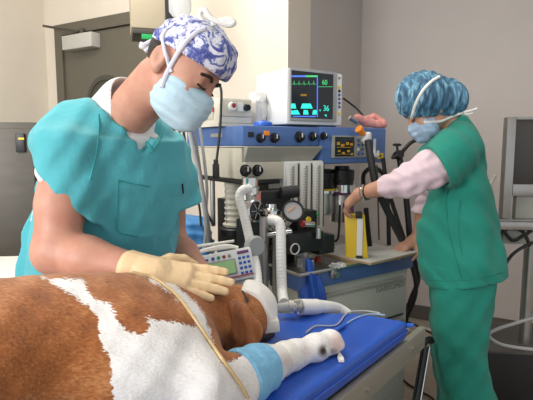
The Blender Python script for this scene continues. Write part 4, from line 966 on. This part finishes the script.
# ------------------------------------------------------------------ people
def head(b, H, S=1.0, ears=True, side_=None):
    def c(a, bb_, r1, r2, k=.012, op='add'): b.cap(H(*[x * S for x in a]), H(*[x * S for x in bb_]), r1 * S, r2 * S, k * S, op)
    def e(a, r, k=.012, op='add', B=None): b.ell(H(*[x * S for x in a]), [x * S for x in r], B or H.B, k * S, op)
    e((0, .004, .028), (.075, .090, .088)); e((0, .04, -.035), (.058, .055, .08), .03)
    c((-.048, .0, -.05), (-.014, .075, -.098), .018, .02, .025); c((.048, .0, -.05), (.014, .075, -.098), .018, .02, .025); e((0, .078, -.097), (.022, .02, .017), .015)
    c((-.034, .084, .016), (.034, .084, .016), .010, .010, .012)
    for s in (-1, 1):
        e((s * .032, .098, -.006), (.017, .015, .012), .010, 'sub'); e((s * .032, .080, -.006), (.013, .012, .0125), .004); e((s * .045, .068, -.04), (.018, .018, .018), .02)
        if ears:
            e((s * .079, -.012, -.006), (.011, .021, .033), .005); e((s * .090, -.007, -.003), (.007, .010, .019), .004, 'sub'); e((s * .077, -.003, -.033), (.007, .009, .010), .006)
    c((0, .093, -.004), (0, .112, -.040), .009, .012, .010); e((-.012, .100, -.043), (.009, .009, .008), .006); e((.012, .100, -.043), (.009, .009, .008), .006)
    e((0, .094, -.069), (.024, .010, .006), .005); e((0, .092, -.079), (.021, .010, .007), .005)
# ---- the man
man = thing('person', 'man in teal scrubs, floral surgical cap and blue mask bending over the dog', 'person', (-.50, 1.33, 0))
H = Frame(U(179, 68, 1.10), (.80, -.28, -.52), (.52, 0, .85))
FD = Vector((.81, -.58, 0)); SD = Vector((.58, .81, 0)); AN = math.atan2(.81, .58)
SR = U(66, 160, 1.11); SL = U(168, 160, 1.42)
ER = U(56, 252, 1.05); WR = U(145, 272, 1.00); EL = U(172, 240, 1.47); WL = U(212, 287, 1.32)
def secs(dr, ds=0, zlist=None): 
    base = [(.88, -.50, 1.335, .205, .160), (1.0, -.480, 1.325, .212, .165), (1.12, -.445, 1.305, .222, .168), (1.25, -.412, 1.285, .215, .158), (1.36, -.390, 1.265, .185, .125)]
    return [(z, x, y, a + dr, c_ + dr, AN) for z, x, y, a, c_ in base]
b = Body((-.82, .86, 0.0), (.02, 1.75, 1.72), .0048)
b.loft(secs(-.045), k=.02); b.cap(SR.lerp(SL, .12), SR.lerp(SL, .88), .06, .055, k=.03); b.ell((-.405, 1.27, 1.37), (.16, .10, .085), [list(SD), list(-FD), [0, 0, 1]], k=.03)
b.cap((-.372, 1.245, 1.405), H(0, -.026, -.048), .061, .055, k=.02)
head(b, H, .935)
b.cap(SR, SR.lerp(ER, .5), .056, .053, k=.02).cap(SR.lerp(ER, .5), ER, .053, .049, k=.02).cap(ER, ER.lerp(WR, .35), .050, .047, k=.02).cap(ER.lerp(WR, .35), WR, .050, .030, k=.02)
b.cap(SL, EL, .052, .042, k=.02).cap(EL, EL.lerp(WL, .3), .042, .043, k=.02).cap(EL.lerp(WL, .3), WL, .043, .028, k=.02)
GR = Frame(WR, U(238, 287, 1.035) - WR, (.15, -.60, .8)); GL = Frame(WL, U(226, 300, 1.24) - WL, (.1, -.2, .95))
hand(b, GR, .06, side=-1, spread=.07, sc_=1.09, k=.0035, r=.0078); hand(b, GL, .35, side=1)
for s in (-1, 1):
    hip = Vector((-.50, 1.335, .92)) + SD * s * .095; kn = Vector((-.50, 1.33, .50)) + SD * s * .105 + FD * .02; an = Vector((-.50, 1.33, .09)) + SD * s * .11 - FD * .02
    b.cap(hip, kn, .075, .055, k=.03).cap(kn, an, .055, .036, k=.02).cap(an + Vector((0, 0, -.04)), an + FD * .15 + Vector((0, 0, -.055)), .035, .028, k=.02)
b.mesh('body', 'skin', man)
# gloves
for nm, fr, wr, el, cu, sd, hs in (('glove', GR, WR, ER, .06, -1, 1.09), ('glove', GL, WL, EL, .35, 1, 1.0)):
    g = Body(wr - Vector((.12, .12, .12)), wr + Vector((.26, .2, .12)), .0027)
    d = (wr - el).normalized(); hand(g, fr, cu, side=sd, spread=.07, g=.0022, r=.0082, k=.0035, sc_=hs); g.cap(wr - d * .045, wr + fr.f * .02, .0415, .034, k=.012); g.cut(wr - d * .040, -d)
    g.cap(wr - d * .036, wr - d * .033, .0385, .0385, k=.002)
    g.mesh('glove', 'glove', man)['label'] = 'cream latex glove'
# scrub top
def folds(x, y, z):
    u = x * .58 + y * .81; w_ = x * .81 - y * .58
    f = .0048 * np.sin(u * 42 + z * 14 + 2.2 * np.sin(z * 9 + w_ * 7)) * np.clip((1.42 - z) * 4, .15, 1) + .0034 * np.sin(z * 55 + u * 30 + 2 * np.sin(u * 16)) + .0022 * np.sin(x * 95 - z * 70 + y * 40)
    return f
b = Body((-.82, .86, .80), (.02, 1.75, 1.56), .005)
b.loft(secs(0), k=.02, ex=2.2); b.ell((-.415, 1.275, 1.365), (.195, .135, .108), [list(SD), list(-FD), [0, 0, 1]], k=.04)
b.cap(SR.lerp(SL, .02), SR.lerp(SL, .95), .072, .070, k=.04)
hr = Vector((-.02, .0, -1)).normalized(); q = SR + Vector((-.012, -.005, -.13)); b.cap(SR + Vector((.005, .01, .0)), q, .068, .090, k=.03)
qL = SL + Vector((.035, -.01, -.17)); b.cap(SL, qL, .070, .080, k=.03); b.warp(folds)
# sleeve hems are cut open and hollow
cutR = SR + Vector((0, 0, -.078)); b.cut(cutR, (-.70, -.10, -.70), .004, lo=SR + Vector((-.25, -.2, -.35)), hi=SR + Vector((.15, .12, .05)))
b.cap(SR + Vector((-.0, .0, -.03)), q + Vector((0, 0, -.04)), .058, .080, k=.004, op='sub')
b.loft([(z, x + .018, y - .0, a_ * .96, c_ * .96, an_) for z, x, y, a_, c_, an_ in secs(0)], k=.012, ex=2.2)
b.cut(SL + Vector((0, 0, -.155)), (.3, 0, -1), .004, lo=SL + Vector((.035, -.12, -.3)), hi=SL + Vector((.25, .25, .0)))
# neck opening
b.cap((-.360, 1.238, 1.440), (-.19, 1.10, 1.535), .080, .09, k=.004, op='sub'); 
va, vb = Vector((-.325, 1.205, 1.425)), U(155, 153, 1.14)
for i in range(15):
    p_ = va.lerp(vb, i / 14); b.cap(p_ - FD * .035, p_ + FD * .10, lerp(.052, .005, i / 14), lerp(.052, .005, i / 14), k=.002, op='sub')
top = b.mesh('scrub_top', 'scrub_teal', man)
TB = bvh(top, man.location)
def on_top(px, py, lift=.001, T=TB):
    r = ray(px, py).normalized(); h, n, i, d = T.ray_cast(Vector((0, 0, CH)), r); return (h + n * lift) if h else None
def seam(name, l, r, m, par, T=TB, flat=None, n=5, lift=.0005):
    P = []
    for (a, b_) in zip(l, l[1:]):
        for k in range(n): t = k / n; P.append((lerp(a[0], b_[0], t), lerp(a[1], b_[1], t)))
    P.append(l[-1]); W = [on_top(*p, lift, T) for p in P]; W = [w for w in W if w is not None]
    if len(W) < 3: return None
    W2 = [W[0]] + [(W[i - 1] + W[i] * 2 + W[i + 1]) / 4 for i in range(1, len(W) - 1)] + [W[-1]]
    bm = NB(); sweep(bm, [w - par.location for w in W2], r, 8); return obj(name, bm, m, par)
seam('collar_band', [(101, 92), (112, 101), (124, 114), (137, 130), (147, 143), (152, 151)], .0042, 'scrub_seam', man)
seam('collar_band', [(152, 150), (158, 143), (161, 134)], .004, 'scrub_seam', man)
seam('chest_pocket', [(118, 180), (116, 232), (138, 236)], .0022, 'scrub_seam', man)
seam('chest_pocket', [(118, 180), (137, 184), (150, 186)], .0022, 'scrub_seam', man)
seam('shoulder_seam', [(98, 100), (99, 125), (97, 150), (90, 180)], .0022, 'scrub_seam', man)
# undershirt
b = Body((-.70, .95, 1.15), (-.1, 1.6, 1.56), .005)
b.loft(secs(-.018), k=.02, ex=2.2); b.ell((-.40, 1.27, 1.36), (.160, .115, .088), [list(SD), list(-FD), [0, 0, 1]], k=.04); b.cap((-.40, 1.265, 1.41), (-.352, 1.228, 1.445), .076, .075, k=.02)
b.cap(SR, SR + Vector((-.012, -.003, -.10)), .062, .068, k=.02); b.cut(SR + Vector((0, 0, -.095)), (-.70, -.10, -.70), .003, lo=SR + Vector((-.25, -.2, -.35)), hi=SR + Vector((.09, .10, .05)))
b.cap((-.350, 1.230, 1.446), (-.18, 1.09, 1.54), .060, .085, k=.004, op='sub'); b.cap((-.335, 1.205, 1.440), (-.285, 1.172, 1.395), .055, .02, k=.006, op='sub')
b.mesh('undershirt', 'undershirt', man)['label'] = 'white undershirt'
# trousers and shoes
b = Body((-.82, 1.0, .03), (-.15, 1.68, 1.0), .007)
b.loft([(.80, -.50, 1.335, .17, .12, AN), (.97, -.49, 1.33, .175, .125, AN)], k=.03)
for s in (-1, 1):
    c_ = Vector((-.50, 1.33, 0)) + SD * s * .098
    b.loft([(.07, c_.x, c_.y, .075, .085, AN), (.45, c_.x, c_.y, .08, .088, AN), (.85, c_.x, c_.y, .092, .12, AN)], k=.03)
b.warp(lambda x, y, z: .004 * np.sin(z * 40 + x * 50)); b.mesh('trousers', 'trousers_teal', man)
for s in (-1, 1):
    a = Vector((-.50, 1.33, .045)) + SD * s * .11; g = Body(a - Vector((.2, .25, .05)), a + Vector((.25, .2, .1)), .005)
    g.cap(a - FD * .05, a + FD * .16 + Vector((0, 0, -.008)), .046, .038, k=0); g.cut((0, 0, .003), (0, 0, -1)); g.cut((0, 0, .09), (0, 0, 1)); g.mesh('shoe', 'shoe', man)
# cap, mask, ties, brows, hair
b = Body(H.o - Vector((.2, .2, .2)), H.o + Vector((.2, .2, .2)), .003)
b.ell(H(0, .014, .042), (.081, .090, .082), H.B, k=0); b.ell(H(0, .055, .058), (.062, .053, .052), H.B, k=.02); b.ell(H(0, -.022, .02), (.077, .062, .066), H.B, k=.02)
b.warp(lambda x, y, z: .0022 * np.sin(x * 110 + z * 50) * np.sin(z * 90 - y * 60) + .0012 * np.sin(z * 190 + x * 120))
b.cut(H(0, .1, .030), H.d(0, .05, -1), .002); b.cut(H(0, -.055, .01), H.d(0, -.9, -.45), .01)
cp = b.mesh('surgical_cap', 'floral', man)
CB = bvh(cp, man.location)
b = Body(H.o - Vector((.2, .2, .2)), H.o + Vector((.2, .2, .2)), .003)
b.ell(H(0, .040, -.054), (.070, .066, .062), H.B, k=0); b.cap(H(0, .096, -.038), H(0, .084, -.085), .016, .024, k=.04)
b.warp(lambda x, y, z: .0010 * np.sin(((x - H.o.x) * H.u.x + (z - H.o.z) * H.u.z) * 330) + .0006 * np.sin(x * 120 + z * 90))
b.cut(H(0, .05, -.007), H.d(0, .16, 1), .002); b.cut(H(0, .012, -.0), H.d(0, -1, .25), .002)
mk = b.mesh('surgical_mask', 'mask', man); MB2 = bvh(mk, man.location)
b = Body(H.o - Vector((.16, .16, .16)), H.o + Vector((.16, .16, .16)), .003)
b.ell(H(0, .002, .026), (.073, .087, .083), H.B, k=0); b.cut(H(0, -.030, 0), H.d(0, 1, -.25), .01); b.cut(H(0, 0, .035), H.d(0, 0, 1)); b.cut(H(0, -.05, -.058), H.d(0, .2, -1), .01)
b.mesh('hair', 'hair', man)
def loc_tube(name, pts, r, m, par, Hf, flat=None):
    bm = NB(); sweep(bm, [p - par.location for p in spline([Hf(*q) for q in pts], 8)], r, 8, flat=flat); return obj(name, bm, m, par)
for s in (-1, 1):
    loc_tube('eyebrow', [(s * .014, .092, .012), (s * .029, .092, .0185), (s * .049, .078, .013)], .0036, 'hair', man, H)
    loc_tube('eyelashes', [(s * .016, .088, -.009), (s * .030, .0905, -.011), (s * .043, .080, -.008)], .0022, 'hair', man, H)
def wrap(name, l, r, m, par, T, lift=.002):
    W = []
    for (a, b_) in zip(l, l[1:]):
        for k in range(5):
            t = k / 5; px, py = lerp(a[0], b_[0], t), lerp(a[1], b_[1], t); best = None
            rr = ray(px, py).normalized()
            for Q in T:
                h, n, i, d = Q.ray_cast(Vector((0, 0, CH)), rr)
                if h and (best is None or d < best[1]): best = (h + n * lift, d)
            if best: W.append(best[0])
    if len(W) < 3: return
    W2 = W[:]
    for _ in range(2): W2 = [W2[0]] + [(W2[i - 1] + W2[i] * 2 + W2[i + 1]) / 4 for i in range(1, len(W2) - 1)] + [W2[-1]]
    bm = NB(); sweep(bm, [w - par.location for w in W2], r, 8); return obj(name, bm, m, par)
HBV = bvh(man.children[0], man.location)
wrap('mask_tie', [(162, 88), (166, 76), (172, 64), (180, 50), (188, 40), (196, 33), (207, 28)], .0052, 'tie', man, [CB, MB2, HBV])
wrap('mask_tie', [(172, 72), (167, 60), (164, 48), (163, 36), (168, 28)], .0040, 'tie', man, [CB, MB2, HBV])
c_ = U(207, 24, 1.06)
bm = NB(); tube(bm, [c_ - man.location + Vector(v) for v in ((0, 0, -.01), (-.015, .0, .018), (-.005, -.005, .028), (.012, -.01, .008), (.045, -.01, -.004), (.058, -.01, .001), (.04, -.008, .006), (.01, 0, 0))], .0062, 8); obj('tie_bow', bm, 'white_plastic', man)
bm = NB(); c_ = U(151, 44, 1.13) - man.location; tube(bm, [c_ + Vector(v) for v in ((.03, 0, .008), (.005, 0, .004), (-.012, -.01, -.006), (-.022, -.01, -.004))], .008, 8); tube(bm, [c_ + Vector(v) for v in ((.0, 0, .0), (-.004, -.01, -.012), (-.012, -.01, -.018))], .005, 8); obj('cap_tie', bm, 'tie', man)
seam('pen_clip', [(182, 184), (183, 193)], .003, 'black', man)

# ---- the woman
wom = thing('person', 'woman in green scrubs, blue bouffant cap and mask reaching to the machine', 'person', (.74, 1.80, 0))
S = .93; H2 = Frame(U(430, 105, 1.80), (-.80, .12, -.56), (-.56, 0, .83)); YC = 1.82
def XZ(px, py, Y=1.82): return U(px, py, Y)
A2 = math.radians(-10)
def wsec(l, dr=0): 
    o = []
    for y, x0, x1, sd in l:
        p = XZ(x0, y); q = XZ(x1, y); o.append(((p.z + q.z) / 2, (p.x + q.x) / 2, YC, (q.x - p.x) / 2 + dr, sd + dr, A2))
    return sorted(o)
TL = [(295, 425, 505, .20), (284, 424, 504.5, .198), (262, 420, 501, .195), (240, 418, 497.5, .185), (225, 420, 494, .175), (205, 427, 490, .168), (185, 433, 486, .165), (165, 436, 482, .16), (150, 438, 478, .145), (138, 441, 473, .115), (128, 446, 469, .08), (119, 450, 465, .06)]
S1 = U(452, 158, 1.675); S2 = U(446, 160, 1.99); E1 = U(408, 181, 1.68); W1 = U(359, 194, 1.86); E2 = U(424, 212, 2.10); W2_ = U(417, 238, 2.12)
b = Body((.20, 1.50, .0), (1.08, 2.30, 1.66), .0048)
b.loft(wsec(TL[2:-3], -.05), k=.02); b.cap(S1, S2, .05, .05, k=.03); b.cap(U(457, 136, 1.82), H2(0, -.03 * S, -.045 * S), .055, .048, k=.03); head(b, H2, S)
b.cap(S1, E1, .045, .038, k=.02).cap(E1, E1.lerp(W1, .3), .038, .037, k=.02).cap(E1.lerp(W1, .3), W1, .037, .0235, k=.02)
b.cap(S2, E2, .045, .038, k=.02).cap(E2, W2_, .036, .024, k=.02)
G1 = Frame(W1, U(346, 205, 1.905) - W1, (-.45, -.35, .8)); G2 = Frame(W2_, U(402, 247, 2.09) - W2_, (-.1, -.3, .95))
hand(b, G1, [.85, .95, 1.0, 1.0], side=1, sc_=.86, thumb_in=.8, spread=.08); hand(b, G2, .3, side=-1, sc_=.92)
for yy in (-.085, .085):
    kn = Vector((.755 + yy * .1, YC + yy, .50)); b.cap((.745, YC + yy, .86), kn, .072, .046, k=.03).cap(kn, (.785, YC + yy, .09), .046, .032, k=.02).cap((.785, YC + yy, .055), (.66, YC + yy, .035), .034, .026, k=.02)
wb = b.mesh('body', 'skin2', wom); WBV = bvh(wb, wom.location)
def folds2(x, y, z): return .0042 * np.sin(x * 36 + z * 5 + y * 30 + 1.6 * np.sin(z * 10)) * np.clip((1.35 - z) * 3, .2, 1) + .0030 * np.sin(z * 48 + x * 40 + 2 * np.sin(x * 22)) + .002 * np.sin(x * 90 + z * 80)
b = Body((.42, 1.50, .78), (1.08, 2.20, 1.53), .005)
b.loft(wsec(TL), k=.02, ex=2.2); b.cap(U(460, 142, 1.71), U(458, 142, 1.93), .066, .066, k=.05); b.cap(U(458, 146, 1.69), U(452, 150, 1.67), .07, .07, k=.03)
sc1 = U(441, 166, 1.665); b.cap(S1, sc1, .072, .083, k=.03); b.cap(S2, U(430, 165, 1.99), .068, .07, k=.03); b.cap(U(440, 150, 1.75), U(428, 152, 1.80), .055, .035, k=.03)
b.warp(folds2); b.cut(U(464, 281.5, 1.75), (.18, -.1, -1)); dcut = (E1 - S1).normalized(); b.cut(sc1 + dcut * .012, dcut, .003, lo=U(441, 166, 1.665) - Vector((.2, .13, .13)), hi=U(441, 166, 1.665) + Vector((.02, .07, .12)))
b.cap(sc1 - dcut * .02, sc1 + dcut * .15, .062, .085, k=.003, op='sub')
b.cap(U(452, 118, 1.80), U(430, 116, 1.80), .040, .06, k=.004, op='sub')
wt = b.mesh('scrub_top', 'scrub_green', wom); WT = bvh(wt, wom.location)
seam('side_seam', [(448, 180), (446, 205), (449, 235), (457, 262), (462, 280)], .0026, 'scrub_green_seam', wom, WT)
seam('side_seam', [(460, 200), (458, 230), (462, 255)], .002, 'scrub_green_seam', wom, WT)
seam('hem_seam', [(428, 279), (445, 281), (465, 280), (485, 277), (502, 272)], .0022, 'scrub_green_seam', wom, WT)
# pink long sleeves
b = Body((.40, 1.52, 1.05), (.90, 2.20, 1.45), .004)
b.cap(S1, S1.lerp(E1, .45), .062, .066, k=.01).cap(S1.lerp(E1, .45), E1, .066, .056, k=.02).cap(E1, E1.lerp(W1, .52), .056, .038, k=.02); dw = (W1 - E1).normalized(); b.cut(E1.lerp(W1, .50), dw, .003, lo=E1.lerp(W1, .5) - Vector((.08, .08, .08)), hi=E1.lerp(W1, .5) + Vector((.08, .08, .08)))
b.cap(S2, E2, .055, .05, k=.02).cap(E2, E2.lerp(W2_, .7), .046, .034, k=.02)
b.warp(lambda x, y, z: .0025 * np.sin(x * 120 + z * 60 + 2 * np.sin(z * 60)) + .0015 * np.sin(x * 60 - z * 150)); b.mesh('long_sleeves', 'pinksleeve', wom)['label'] = 'pale pink sleeve'
# trousers, shoes
b = Body((.50, 1.55, .04), (1.02, 2.10, .92), .006)
def leg(l, Y, off=0):
    o = []
    for y, x0, x1, z in l:
        k = Y / 1.82; p = U(x0, min(y, 400), Y); q = U(x1, min(y, 400), Y); o.append((z if z else p.z, (p.x + q.x) / 2 + off, Y, (q.x - p.x) / 2, .098, 0))
    return sorted(o)
LL = [(250, 430, 488, None), (262, 432, 491, None), (280, 433, 493, None), (300, 433, 491, None), (320, 434, 488, None), (350, 435, 484, None), (375, 438, 487, None), (400, 442, 495, None), (400, 440, 492, .20), (400, 440, 486, .05)]
b.loft(leg(LL, 1.74), k=.02); b.loft(leg(LL, 1.89, -.01), k=.02); b.warp(lambda x, y, z: .0028 * np.sin(z * 38 + x * 45 + np.sin(z * 20)) + .002 * np.sin(x * 80 - z * 50)); tr = b.mesh('trousers', 'scrub_green', wom)
for yy in (-.085, .085):
    a = Vector((.76, YC + yy, .045)); g = Body(a - Vector((.25, .1, .05)), a + Vector((.12, .1, .1)), .005)
    g.cap(a + Vector((.03, 0, 0)), a + Vector((-.16, 0, -.008)), .044, .036, k=0); g.cut((0, 0, .003), (0, 0, -1)); g.mesh('shoe', 'shoe', wom)
# bouffant cap
ca_ = U(431, 98.5, 1.80); long_ = (U(468, 107, 1.80) - U(396, 93, 1.80)).normalized(); upx = Vector((0, 0, 1)); upx = (upx - long_ * upx.dot(long_)).normalized(); sx = long_.cross(upx)
b = Body(ca_ - Vector((.2, .2, .17)), ca_ + Vector((.2, .2, .17)), .0032)
b.ell(ca_ + Vector((-.03, 0, .004)), (.098, .112, .094), [list(long_), list(sx), list(upx)], k=0); b.ell(ca_ + Vector((.065, 0, -.006)), (.066, .09, .072), [list(long_), list(sx), list(upx)], k=.04)
b.warp(lambda x, y, z: .0028 * np.sin(x * 190 + 2.5 * np.sin(z * 40) + z * 40) + .0022 * np.sin(y * 150 + x * 60)); b.cut(U(432, 117.5, 1.80), (.03, 0, -1), .006); bc = b.mesh('bouffant_cap', 'bouffant', wom); BC = bvh(bc, wom.location)
b = Body(H2.o - Vector((.18, .18, .18)), H2.o + Vector((.18, .18, .18)), .003)
b.ell(H2(0, .046, -.058), (.070, .062, .056), H2.B, k=0); b.cap(H2(0, .092, -.035), H2(0, .085, -.085), .018, .018, k=.03)
b.warp(lambda x, y, z: .0022 * np.sin(x * 150 + z * 140) + .0012 * np.sin(z * 300 + y * 90))
b.cut(H2(0, .05, -.014), H2.d(0, .10, 1), .002); b.cut(H2(0, .024, 0), H2.d(0, -1, 0), .002); m2 = b.mesh('surgical_mask', 'mask2', wom); MM = bvh(m2, wom.location)
wrap('mask_tie', [(412, 118), (414, 110), (418, 99), (424, 89), (432, 81), (441, 76)], .0055, 'white_plastic', wom, [BC, MM, WBV])
wrap('mask_tie', [(424, 122), (432, 122.5), (441, 121), (450, 117), (458, 113.5), (464, 112)], .0048, 'white_plastic', wom, [BC, MM, WBV], .003)
bm = NB(); c_ = U(464, 112, 1.72) - wom.location; tube(bm, [c_, c_ + Vector((.02, .0, .004)), c_ + Vector((.045, .0, .012))], .004, 8); tube(bm, [c_, c_ + Vector((.012, 0, -.008)), c_ + Vector((.03, 0, -.004))], .003, 8); obj('tie_bow', bm, 'white_plastic', wom)
for s in (-1, 1): loc_tube('eyebrow', [(s * .014, .0915, .013), (s * .028, .0915, .018), (s * .045, .080, .014)], .003, 'hair', wom, H2)
for s in (-1, 1): loc_tube('eyelashes', [(s * .016, .087, -.010), (s * .030, .0885, -.011), (s * .042, .079, -.008)], .0018, 'hair', wom, H2)
w_ = W1.lerp(E1, .12); dw = (E1 - W1).normalized(); n1 = Vector((0, 0, 1)); n1 = (n1 - dw * n1.dot(dw)).normalized(); n2 = dw.cross(n1)
for k, off in enumerate((0, .016)):
    bm = NB(); ring = [w_ + dw * off - wom.location + (n1 * math.cos(a) + n2 * math.sin(a)) * .0285 + dw * .006 * math.sin(a + k) for a in [i * math.tau / 24 for i in range(25)]]
    sweep(bm, ring, .004 if k == 0 else .0028, 6); obj('bracelet', bm, 'chrome' if k == 0 else 'black', wom)

# ------------------------------------------------------------------ right side cart and monitor
mc = U(522, 220, 2.05)
t = thing('equipment_cart', 'grey steel equipment cart on a pole at the right edge behind the woman', 'cart', (1.22, 2.12, 0), -.12)
zs = U(515, 219, 2.05).z
bm = NB(); box(bm, -.24, .34, -.17, .25, zs - .035, zs, .008); obj('shelf', bm, 'steel', t)
bm = NB(); box(bm, -.20, .34, -.14, .22, zs - .10, zs - .04, .004); obj('under_tray', bm, 'machine_grey', t)
bm = NB(); cyl(bm, (-.04, -.02, .18), (-.04, -.02, zs - .05), .026); obj('pole', bm, 'steel', t)
bm = NB(); box(bm, -.28, .36, -.20, -.16, .10, .14, .008); box(bm, -.28, .36, .22, .26, .10, .14, .008); box(bm, -.26, -.22, -.20, .26, .10, .14, .008); box(bm, -.06, -.02, -.20, .26, .13, .18, .008); obj('base_frame', bm, 'steel', t)
for x in (-.26, .34):
    for y in (-.18, .24):
        bm = NB(); cyl(bm, (x, y - .012, .05), (x, y + .012, .05), .05); obj('caster', bm, 'black', t)
bm = NB(); tube(bm, [(-.235, .10, zs), (-.20, .10, zs + .09), (-.17, .08, zs + .18)], .006, 8, 4); tube(bm, [(-.235, .10, zs + .002), (-.16, .08, zs + .02)], .005, 8, 3); obj('side_bracket', bm, 'white_plastic', t)
p0 = U(508, 117, 2.02); hh = U(508, 117, 2.02).z; 
bz_ = U(508, 196, 2.02).z
t = thing('flat_monitor', 'silver framed flat monitor with dark screen on the grey equipment cart', 'monitor', (p0.x, 2.02, zs + .0005), -.10)
Hm = hh - zs; Hb = bz_ - zs
bm = NB(); box(bm, 0, .036, -.0, .05, .004, Hm, .006); box(bm, .4, .436, 0, .05, Hb, Hm, .006); box(bm, .036, .4, 0, .05, Hb, Hb + .05, .004); box(bm, .036, .4, .0, .05, Hm - .012, Hm, .004); obj('frame', bm, 'steel', t)
bm = NB(); box(bm, .036, .4, .006, .045, Hb + .05, Hm - .012, .002); obj('screen', bm, 'scr_grey', t)
bm = NB(); box(bm, .06, .36, .02, .06, .004, Hb - .001, .004); obj('stand', bm, 'machine_grey', t)
bm = NB(); box(bm, -.02, .40, -.02, .12, .0, .004, .001); obj('foot_plate', bm, 'steel', t)
t = thing('black_case', 'large black box standing on the floor frame of the grey cart', 'box', (1.26, 2.15, .1805), -.12)
tz = .44 - .18
bm = NB(); box(bm, -.27, .25, -.16, .20, .0, tz, .008); obj('case_body', bm, 'black', t)
bm = NB(); box(bm, -.275, .255, -.165, .205, tz, tz + .012, .004); obj('lid', bm, 'trim', t)
cord('power_cable', 'light grey cable looping above the black box on the cart', U2([(533, 318, 2.0), (516, 323, 1.95), (495, 330, 1.93), (489, 336, 1.93), (500, 344, 1.92), (520, 348, 1.92), (540, 350, 1.92)]), .007, 'greyhose')
for i, l in enumerate(([(500, 235), (510, 228), (523, 232), (530, 246)], [(503, 268), (512, 255), (525, 246), (540, 240)], [(500, 225), (512, 240), (523, 236), (535, 228)])):
    cord('black_cable', ('highest black cable under the cart shelf', 'black cable slanting down left under the cart shelf towards the woman', 'black cable crossing in the middle under the cart shelf')[i], U2([(x, y, 1.99) for x, y in l]), .007, 'blackrub')
# black leg and floor things near the table end
t = thing('drip_stand', 'black and chrome stand leg on the floor between table end and woman', 'stand', (U(424, 400, 1.72).x, 1.72, 0))
lo_ = U(415, 405, 1.66) - t.location; hi_ = U(425, 346, 1.72) - t.location; dr = (lo_ - hi_).normalized(); ft = lo_ + dr * ((.03 - lo_.z) / dr.z)
bm = NB(); cyl(bm, hi_, ft, .013); obj('leg', bm, 'blackgloss', t)
bm = NB(); cyl(bm, hi_ + Vector((.014, -.008, 0)), hi_.lerp(ft, .8) + Vector((.014, -.008, 0)), .004); obj('chrome_strip', bm, 'chrome', t)
bm = NB(); tube(bm, [hi_ + Vector((-.01, 0, -.005)), hi_ + Vector((0, 0, .016)), hi_ + Vector((.02, .01, .022)), hi_ + Vector((.03, .015, .010))], .012, 8); obj('bent_top', bm, 'black', t)
bm = NB(); lathe(bm, [(-.028, .06), (-.01, .06), (.0, .02)], ft); obj('foot', bm, 'black', t)
cord('floor_cable', 'black cable curving across the floor beside the operating table', [Z(388, 352, .008), Z(402, 378, .008), Z(418, 390, .008), Z(432, 398, .008), Z(440, 410, .008)], .006, 'blackrub')
cord('wall_pipe', 'grey pipe running low along the grey wall behind the woman', U2([(408, 322, 3.2), (420, 326, 3.1), (440, 334, 3.0)]), .010, 'steel', 'pipe')
cord('wall_cable', 'thin black cable low on the grey wall beneath the grey pipe', U2([(400, 318, 3.2), (415, 325, 3.1), (440, 338, 3.0)]), .006, 'blackrub', 'cable')

# repeats share a group
GN = {'hanging_lead': 'leads and cords hanging left of the machine', 'breathing_hose': 'black hoses at the right end of the machine', 'breathing_tube': 'white breathing tubes', 'thin_rod': 'thin dark rods behind the worktop',
      'black_cable': 'black cables under the cart shelf', 'tape_wrap': 'white tape wraps on the foreleg', 'plastic_cup': 'clear cups on the worktop', 'white_tray_rail': 'white rods above the infusion pump'}
for o in sc.objects:
    k = o.name.split('.')[0]
    if o.parent is None and k in GN: o['group'] = GN[k]
